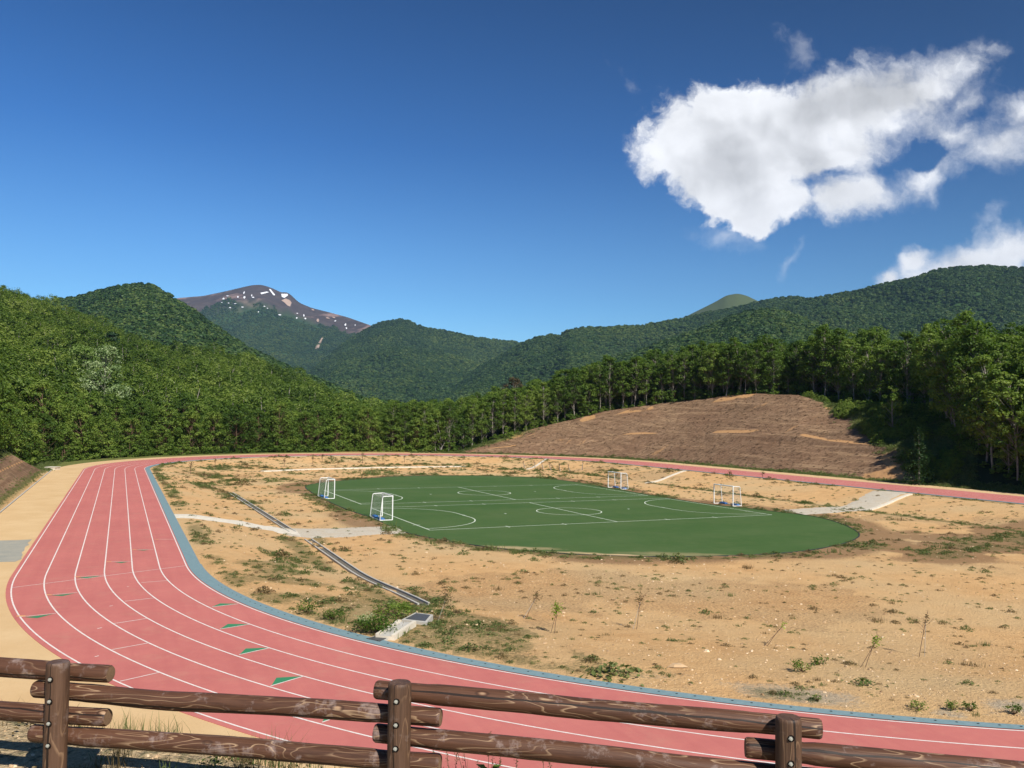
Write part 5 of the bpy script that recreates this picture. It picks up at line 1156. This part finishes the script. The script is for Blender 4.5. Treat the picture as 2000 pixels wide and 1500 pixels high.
stuff(scatter('stones', P_, rng.random(n)*6.28, np.exp(rng.normal(-3.95, .5, n))*(1+P_[:, 1]/120), rng.integers(0, 3, n), [pebble(k).arrays() for k in range(3)], [m_stone]), 'small pale stones strewn over the sandy ground', 'stones')

def sapling(px, py, tx, ty, label, leaf, nl=60, crown=.16, stake=True, group='saplings planted in the sandy ground', ls=.075, seed=0, twin=False):
    b = gp(px, py); D = b[1]; tip = at(tx, ty, D); d = tip-b; root = empty('sapling', b); tag(root, label, 'sapling', group); r = np.random.default_rng(int(px+py)+seed)
    mb = MB(); pts = [np.array([0, 0, -.05])]+[d*q+r.normal(size=3)*.012*[1, 1, 0] for q in (.3, .6, .85, 1)]; rs = max(.011, .00030*D); mb.tube(pts, np.linspace(rs, rs*.5, 5), 5)
    for k in range(7):
        q = .45+.5*r.random(); p0 = d*q; e = p0+np.array([r.normal()*.12, r.normal()*.12, .12+.1*r.random()])*np.linalg.norm(d); mb.tube([p0, e], [rs*.5, rs*.25], 4)
    mb.build('stem', [m_twig], root)
    if nl:
        mb = MB(); c = d[None]*(.72+.22*r.random((nl, 1)))+r.normal(size=(nl, 3))*crown*.5*[1, 1, 1.1]; V, Q, a = cards(c, np.array([[0, 0, 1.]])+r.normal(size=(nl, 3))*.6, ls*(.7+.7*r.random(nl)), r, np.clip(.5+.3*r.normal(size=nl), 0, 1)); mb.add(V, Q, 0, a); mb.build('leaves', [leaf], root)
    if stake:
        mb = MB(); e = np.array([.16*np.sign(tx-px+.1)*-1 if not twin else .22, .05, 0]); mb.tube([e+[0, 0, -.1], d*.75], rs*.8, 5); mb.build('stake', [m_pale if leaf is not M_bright else m_twig], root)
    return root
sapling(862, 1213, 872, 1160, 'dark bushy sapling just right of the large grated basin', M_dryweed, 110, .30)
sapling(1026, 1210, 1052, 1157, 'brown sapling leaning right, left of the bright green one', M_dryweed, 80, .20)
sapling(1083, 1238, 1089, 1178, 'sapling with a bright yellow green crown standing on the sand', M_bright, 110, .20, ls=.09)
sapling(1243, 1231, 1253, 1158, 'thin sparse sapling standing right of the bright green one', M_dryweed, 50, .15)
sapling(1497, 1262, 1537, 1213, 'strongly leaning thin sapling with a yellow tip', M_bright, 22, .10)
sapling(1689, 1303, 1716, 1240, 'leaning sapling with a yellow green top nearest the track at the right', M_bright, 70, .14, ls=.08)
sapling(1795, 1282, 1812, 1192, 'thin bare sapling held by two crossing stakes', M_dryweed, 40, .12, twin=True)
far_s = [(372, 925, 373, 903), (420, 912, 421, 896), (555, 912, 555, 896), (611, 907, 611, 893), (629, 903, 630, 888), (708, 905, 708, 884), (790, 903, 790, 890), (1024, 914, 1022, 900), (1045, 915, 1043, 901), (1060, 917, 1058, 902), (1075, 919, 1073, 904), (1093, 920, 1092, 905), (1112, 922, 1110, 906), (1138, 918, 1138, 900), (1425, 931, 1425, 922), (1490, 934, 1490, 922)]
for k, f_ in enumerate(far_s):
    st_ = 1000 < f_[0] < 1200
    sapling(*f_, 'tiny staked sapling with a pale stake on the far bank' if st_ else 'tiny dark sapling on the far bank just below the running track', M_dryweed, 50 if not st_ else 10, .28, st_, 'pale staked saplings on the far bank' if st_ else 'dark saplings on the far bank', ls=.16)

# bushy weeds worth naming
def bush_thing(px, py, Ht, R, label, n=260, ls=.09, mat=None, name='weed_bush', seed=0):
    b = gp(px, py); r = np.random.default_rng(int(px*3+py)+seed); mb = MB(); st_ = MB(); root = empty(name, b); tag(root, label, 'weed')
    for k in range(14):
        ph = r.random()*6.28; rr = R*math.sqrt(r.random())*.8; e = np.array([rr*math.cos(ph), rr*math.sin(ph), Ht*(.55+.45*r.random())*(1-.4*(rr/R)**2)]); st_.tube([[0, 0, 0], e*[.6, .6, .5], e], [.008, .006, .003], 4)
        m_ = n//14; c = e+r.normal(size=(m_, 3))*[R*.22, R*.22, Ht*.16]; c[:, 2] = np.maximum(c[:, 2], .02); V, Q, a = cards(c, np.array([[0, 0, 1.]])+r.normal(size=(m_, 3))*.5, ls*(.6+.7*r.random(m_)), r, np.clip(.5+.28*r.normal(size=m_), 0, 1)); mb.add(V, Q, 0, a)
    mb.build('leaves', [mat or M_leaf], root); st_.build('stems', [m_twig], root); return root
bush_thing(735, 1235, .55, .8, 'large leafy green weed bush growing beside the blue kerb and grated basin', 900, .10)
bush_thing(775, 1205, .5, .8, 'low leafy weed spreading along the drain left of the large basin', 600, .10)
bush_thing(716, 1222, .40, .40, 'small pale flowering weed bush behind the large leafy bush by the kerb', 220, .07, M_white)
bush_thing(650, 1210, .35, .5, 'small leafy weed beside the blue kerb left of the big bush', 300, .08)
bush_thing(597, 1196, .35, .6, 'low leafy weed clump close to the blue kerb', 300, .08)
bush_thing(1568, 1312, .34, .34, 'dense dark green weed clump alone on the bare sand', 240, .07)
bush_thing(1602, 1300, .28, .30, 'smaller weed clump just right of the dense dark one', 180, .07)
bush_thing(1796, 1388, .22, .30, 'low green weed clump near the blue kerb at the right', 180, .06)
bush_thing(1862, 1387, .22, .22, 'left one of two round weed clumps near the blue kerb', 150, .06)
bush_thing(1896, 1389, .22, .22, 'right one of two round weed clumps near the blue kerb', 150, .06)
bush_thing(1980, 1396, .26, .22, 'weed clump near the blue kerb at the right edge of the picture', 150, .06)
bush_thing(1597, 1370, .16, .16, 'tiny weed on the bare strip above the right fence post', 90, .05)

rk = gp(1322, 1303); mb = MB(); V, Fs, mi, a = pebble(9).arrays(); V = V*[.30, .17, .16]+rk+[0, 0, .02]
for f_ in Fs: mb.add(V, f_)
tag(mb.build('rock', [m_stone]), 'pale flat rock lying alone on the sand above the middle span of the fence', 'rock')
# foreground shelf: grass, dry stalks, leafy plants
near_p = [grass_tuft(61, 16, .10, .10, .0022, .9), grass_tuft(62, 12, .16, .09, .002, .7), leafy_weed(63, 30, .05, .12, .03), grass_tuft(64, 22, .07, .14, .0025, 1.2)]
n = 9000; uu = rng.uniform(-.9, .9, n); dd = rng.uniform(2.6, 7.6, n); P_ = np.c_[uu*dd, dd, dd*0]; s_ = stad(P_[:, 0], P_[:, 1])[2]; cl = fbm(P_[:, 0]/.35, P_[:, 1]/.35, 97, 3)
edge = np.exp(-((s_-19.0)/.3)**2); kp = (s_ > 17.0) & (rng.random(n) < .05+.4*sm(cl, .55, .68)+.10*edge); P_ = P_[kp]; P_[:, 2] = height(P_[:, 0], P_[:, 1])-.005; n = len(P_)
dry = rng.random(n) < .68
for nm, mk_, mt_, lb in (('grass', ~dry, M_weed, 'sparse green grass around the foot of the log fence'), ('dry_grass', dry, M_dryweed, 'dry straw coloured grass around the foot of the log fence')):
    q = P_[mk_]; m_ = len(q); stuff(scatter(nm, q, rng.random(m_)*6.28, rng.uniform(.6, 1.35, m_), rng.integers(0, 4, m_), [w_.arrays() for w_ in near_p], [mt_]), lb, 'grass')
n = 2600; uu = rng.uniform(-.9, .9, n); dd = rng.uniform(2.8, 6.6, n); P_ = np.c_[uu*dd, dd, dd*0]; s_ = stad(P_[:, 0], P_[:, 1])[2]; P_ = P_[s_ > 18.5]; P_[:, 2] = height(P_[:, 0], P_[:, 1]); n = len(P_)
stuff(scatter('stones', P_, rng.random(n)*6.28, np.exp(rng.normal(-4.7, .5, n)), rng.integers(0, 3, n), [pebble(k).arrays() for k in range(3)], [m_stone]), 'gravel and small stones around the foot of the log fence', 'stones')
def shelf_point(px, D): u, v = ray(px, 1480); x = u*D; return np.array([x, D, hz(x, D)])
def near_plant(px, D, kind, h, label, seed):
    b = shelf_point(px, D); root = empty('grass_clump' if kind == 'grass' else 'weed_plant', b); tag(root, label, 'weed'); r = np.random.default_rng(seed)
    if kind == 'grass':
        mb = grass_tuft(seed, 60, h, .22, .0028, .55); mb.build('blades', [M_weed], root)
    elif kind == 'stalks':
        mb = MB(); sh = MB()
        for k in range(9):
            d = np.array([r.normal()*.05, r.normal()*.04, h*(.6+.5*r.random())]); b0 = np.array([r.normal()*.14, r.normal()*.05, 0]); mb.tube([b0, b0+d*[.3, .3, .5], b0+d], [.0022, .0018, .001], 4)
            m_ = 26; c = b0+d*(.62+.38*r.random((m_, 1)))+r.normal(size=(m_, 3))*.007; V, Q, a = cards(c, r.normal(size=(m_, 3)), .013, r, np.full(m_, .3), .5); sh.add(V, Q, 0, a)
        mb.build('stems', [m_twig], root); sh.build('seed_heads', [M_dryweed], root)
    elif kind == 'twig':
        mb = MB()
        for k in range(4):
            e = np.array([r.normal()*.16, r.normal()*.06, h*(.6+.5*r.random())]); m0 = e*[.4, .4, .55]+r.normal(size=3)*.015; mb.tube([[0, 0, 0], m0, e], [.004, .003, .0015], 5); mb.tube([m0, m0+np.array([r.normal()*.1, r.normal()*.04, h*.35])], [.0025, .001], 4)
        mb.build('stems', [m_twig], root)
    else:
        mb = MB(); st_ = MB()
        for k in range(7):
            ph = r.random()*6.28; e = np.array([math.cos(ph)*.07*r.random(), math.sin(ph)*.05*r.random(), h*(.7+.4*r.random())]); st_.tube([[0, 0, 0], e], [.004, .0025], 5)
            for q in np.linspace(.25, 1, 6):
                for sd_ in (-1, 1):
                    an = ph+sd_*1.2+r.normal()*.4; L_ = .075*(.7+.6*r.random()); dd_ = np.array([math.cos(an), math.sin(an), .25+.3*r.normal()]); dd_ /= np.linalg.norm(dd_); c0 = e*q; sd3 = np.cross(dd_, [0, 0, 1.]); sd3 /= np.linalg.norm(sd3)+1e-9
                    tipd = c0+dd_*L_-[0, 0, .02]; mid1 = c0+dd_*L_*.5+sd3*L_*.26; mid2 = c0+dd_*L_*.5-sd3*L_*.26; midc = c0+dd_*L_*.5-[0, 0, .006]
                    V = [c0, mid1, tipd, mid2, midc]; mb.add(V, [[0, 1, 4], [1, 2, 4], [2, 3, 4], [3, 0, 4]], 0, np.clip(.6+.25*r.normal(), 0, 1))
        mb.build('leaves', [M_leaf2], root); st_.build('stems', [m_twig], root)
    return root
near_plant(958, 5.05, 'leafy', .20, 'upright leafy weed below the lower rail right of the middle post', 71)
near_plant(1020, 4.95, 'leafy', .13, 'smaller leafy weed second to the right of the middle post', 72)
near_plant(1180, 4.9, 'leafy', .13, 'leafy weed below the lower rail halfway along the middle span', 73)
near_plant(1130, 4.95, 'leafy', .14, 'broad weed left of the one halfway along the middle span', 74)
near_plant(1400, 5.0, 'grass', .40, 'spiky grass clump rising behind the right span near the right post', 75)
near_plant(1370, 5.05, 'grass', .34, 'smaller spiky grass clump left of the tall one near the right post', 76)
near_plant(880, 5.25, 'grass', .22, 'short grass clump just right of the middle post', 77)
near_plant(930, 5.25, 'stalks', .42, 'dry seed stalks standing behind the rails right of the middle post', 78)
near_plant(980, 5.2, 'stalks', .38, 'second cluster of dry seed stalks right of the middle post', 79)
near_plant(1120, 5.1, 'twig', .38, 'bare branching twig behind the middle of the right span', 80)
near_plant(1085, 5.1, 'twig', .30, 'small bare twig left of the branching one in the right span', 84)
near_plant(500, 5.9, 'grass', .26, 'dark grass clump behind the lower rail between left and middle posts', 81)
near_plant(560, 5.8, 'grass', .30, 'taller dark grass clump nearer the middle post', 82)
near_plant(255, 6.0, 'grass', .22, 'thin grass clump just right of the left post', 83)
near_plant(325, 5.95, 'grass', .20, 'thin grass clump a step right of the left post', 85)

# ------------------------------------------------------------------ haze
mh = bpy.data.materials.new('haze'); mh.use_nodes = True; tn = mh.node_tree; tn.nodes.remove(tn.nodes['Principled BSDF'])
pv = tn.nodes.new('ShaderNodeVolumePrincipled'); pv.inputs['Color'].default_value = (.42, .66, 1.0, 1); pv.inputs['Density'].default_value = 5.0e-5; pv.inputs['Anisotropy'].default_value = .1
tn.links.new(pv.outputs[0], tn.nodes['Material Output'].inputs['Volume'])
mb = MB(); mb.box((0, 0, 600), (15200, 15200, 1210)); hb_ = mb.build('haze', [mh]); hb_['kind'] = 'stuff'; hb_['label'] = 'thin blue haze filling the valley air'; hb_['category'] = 'haze'
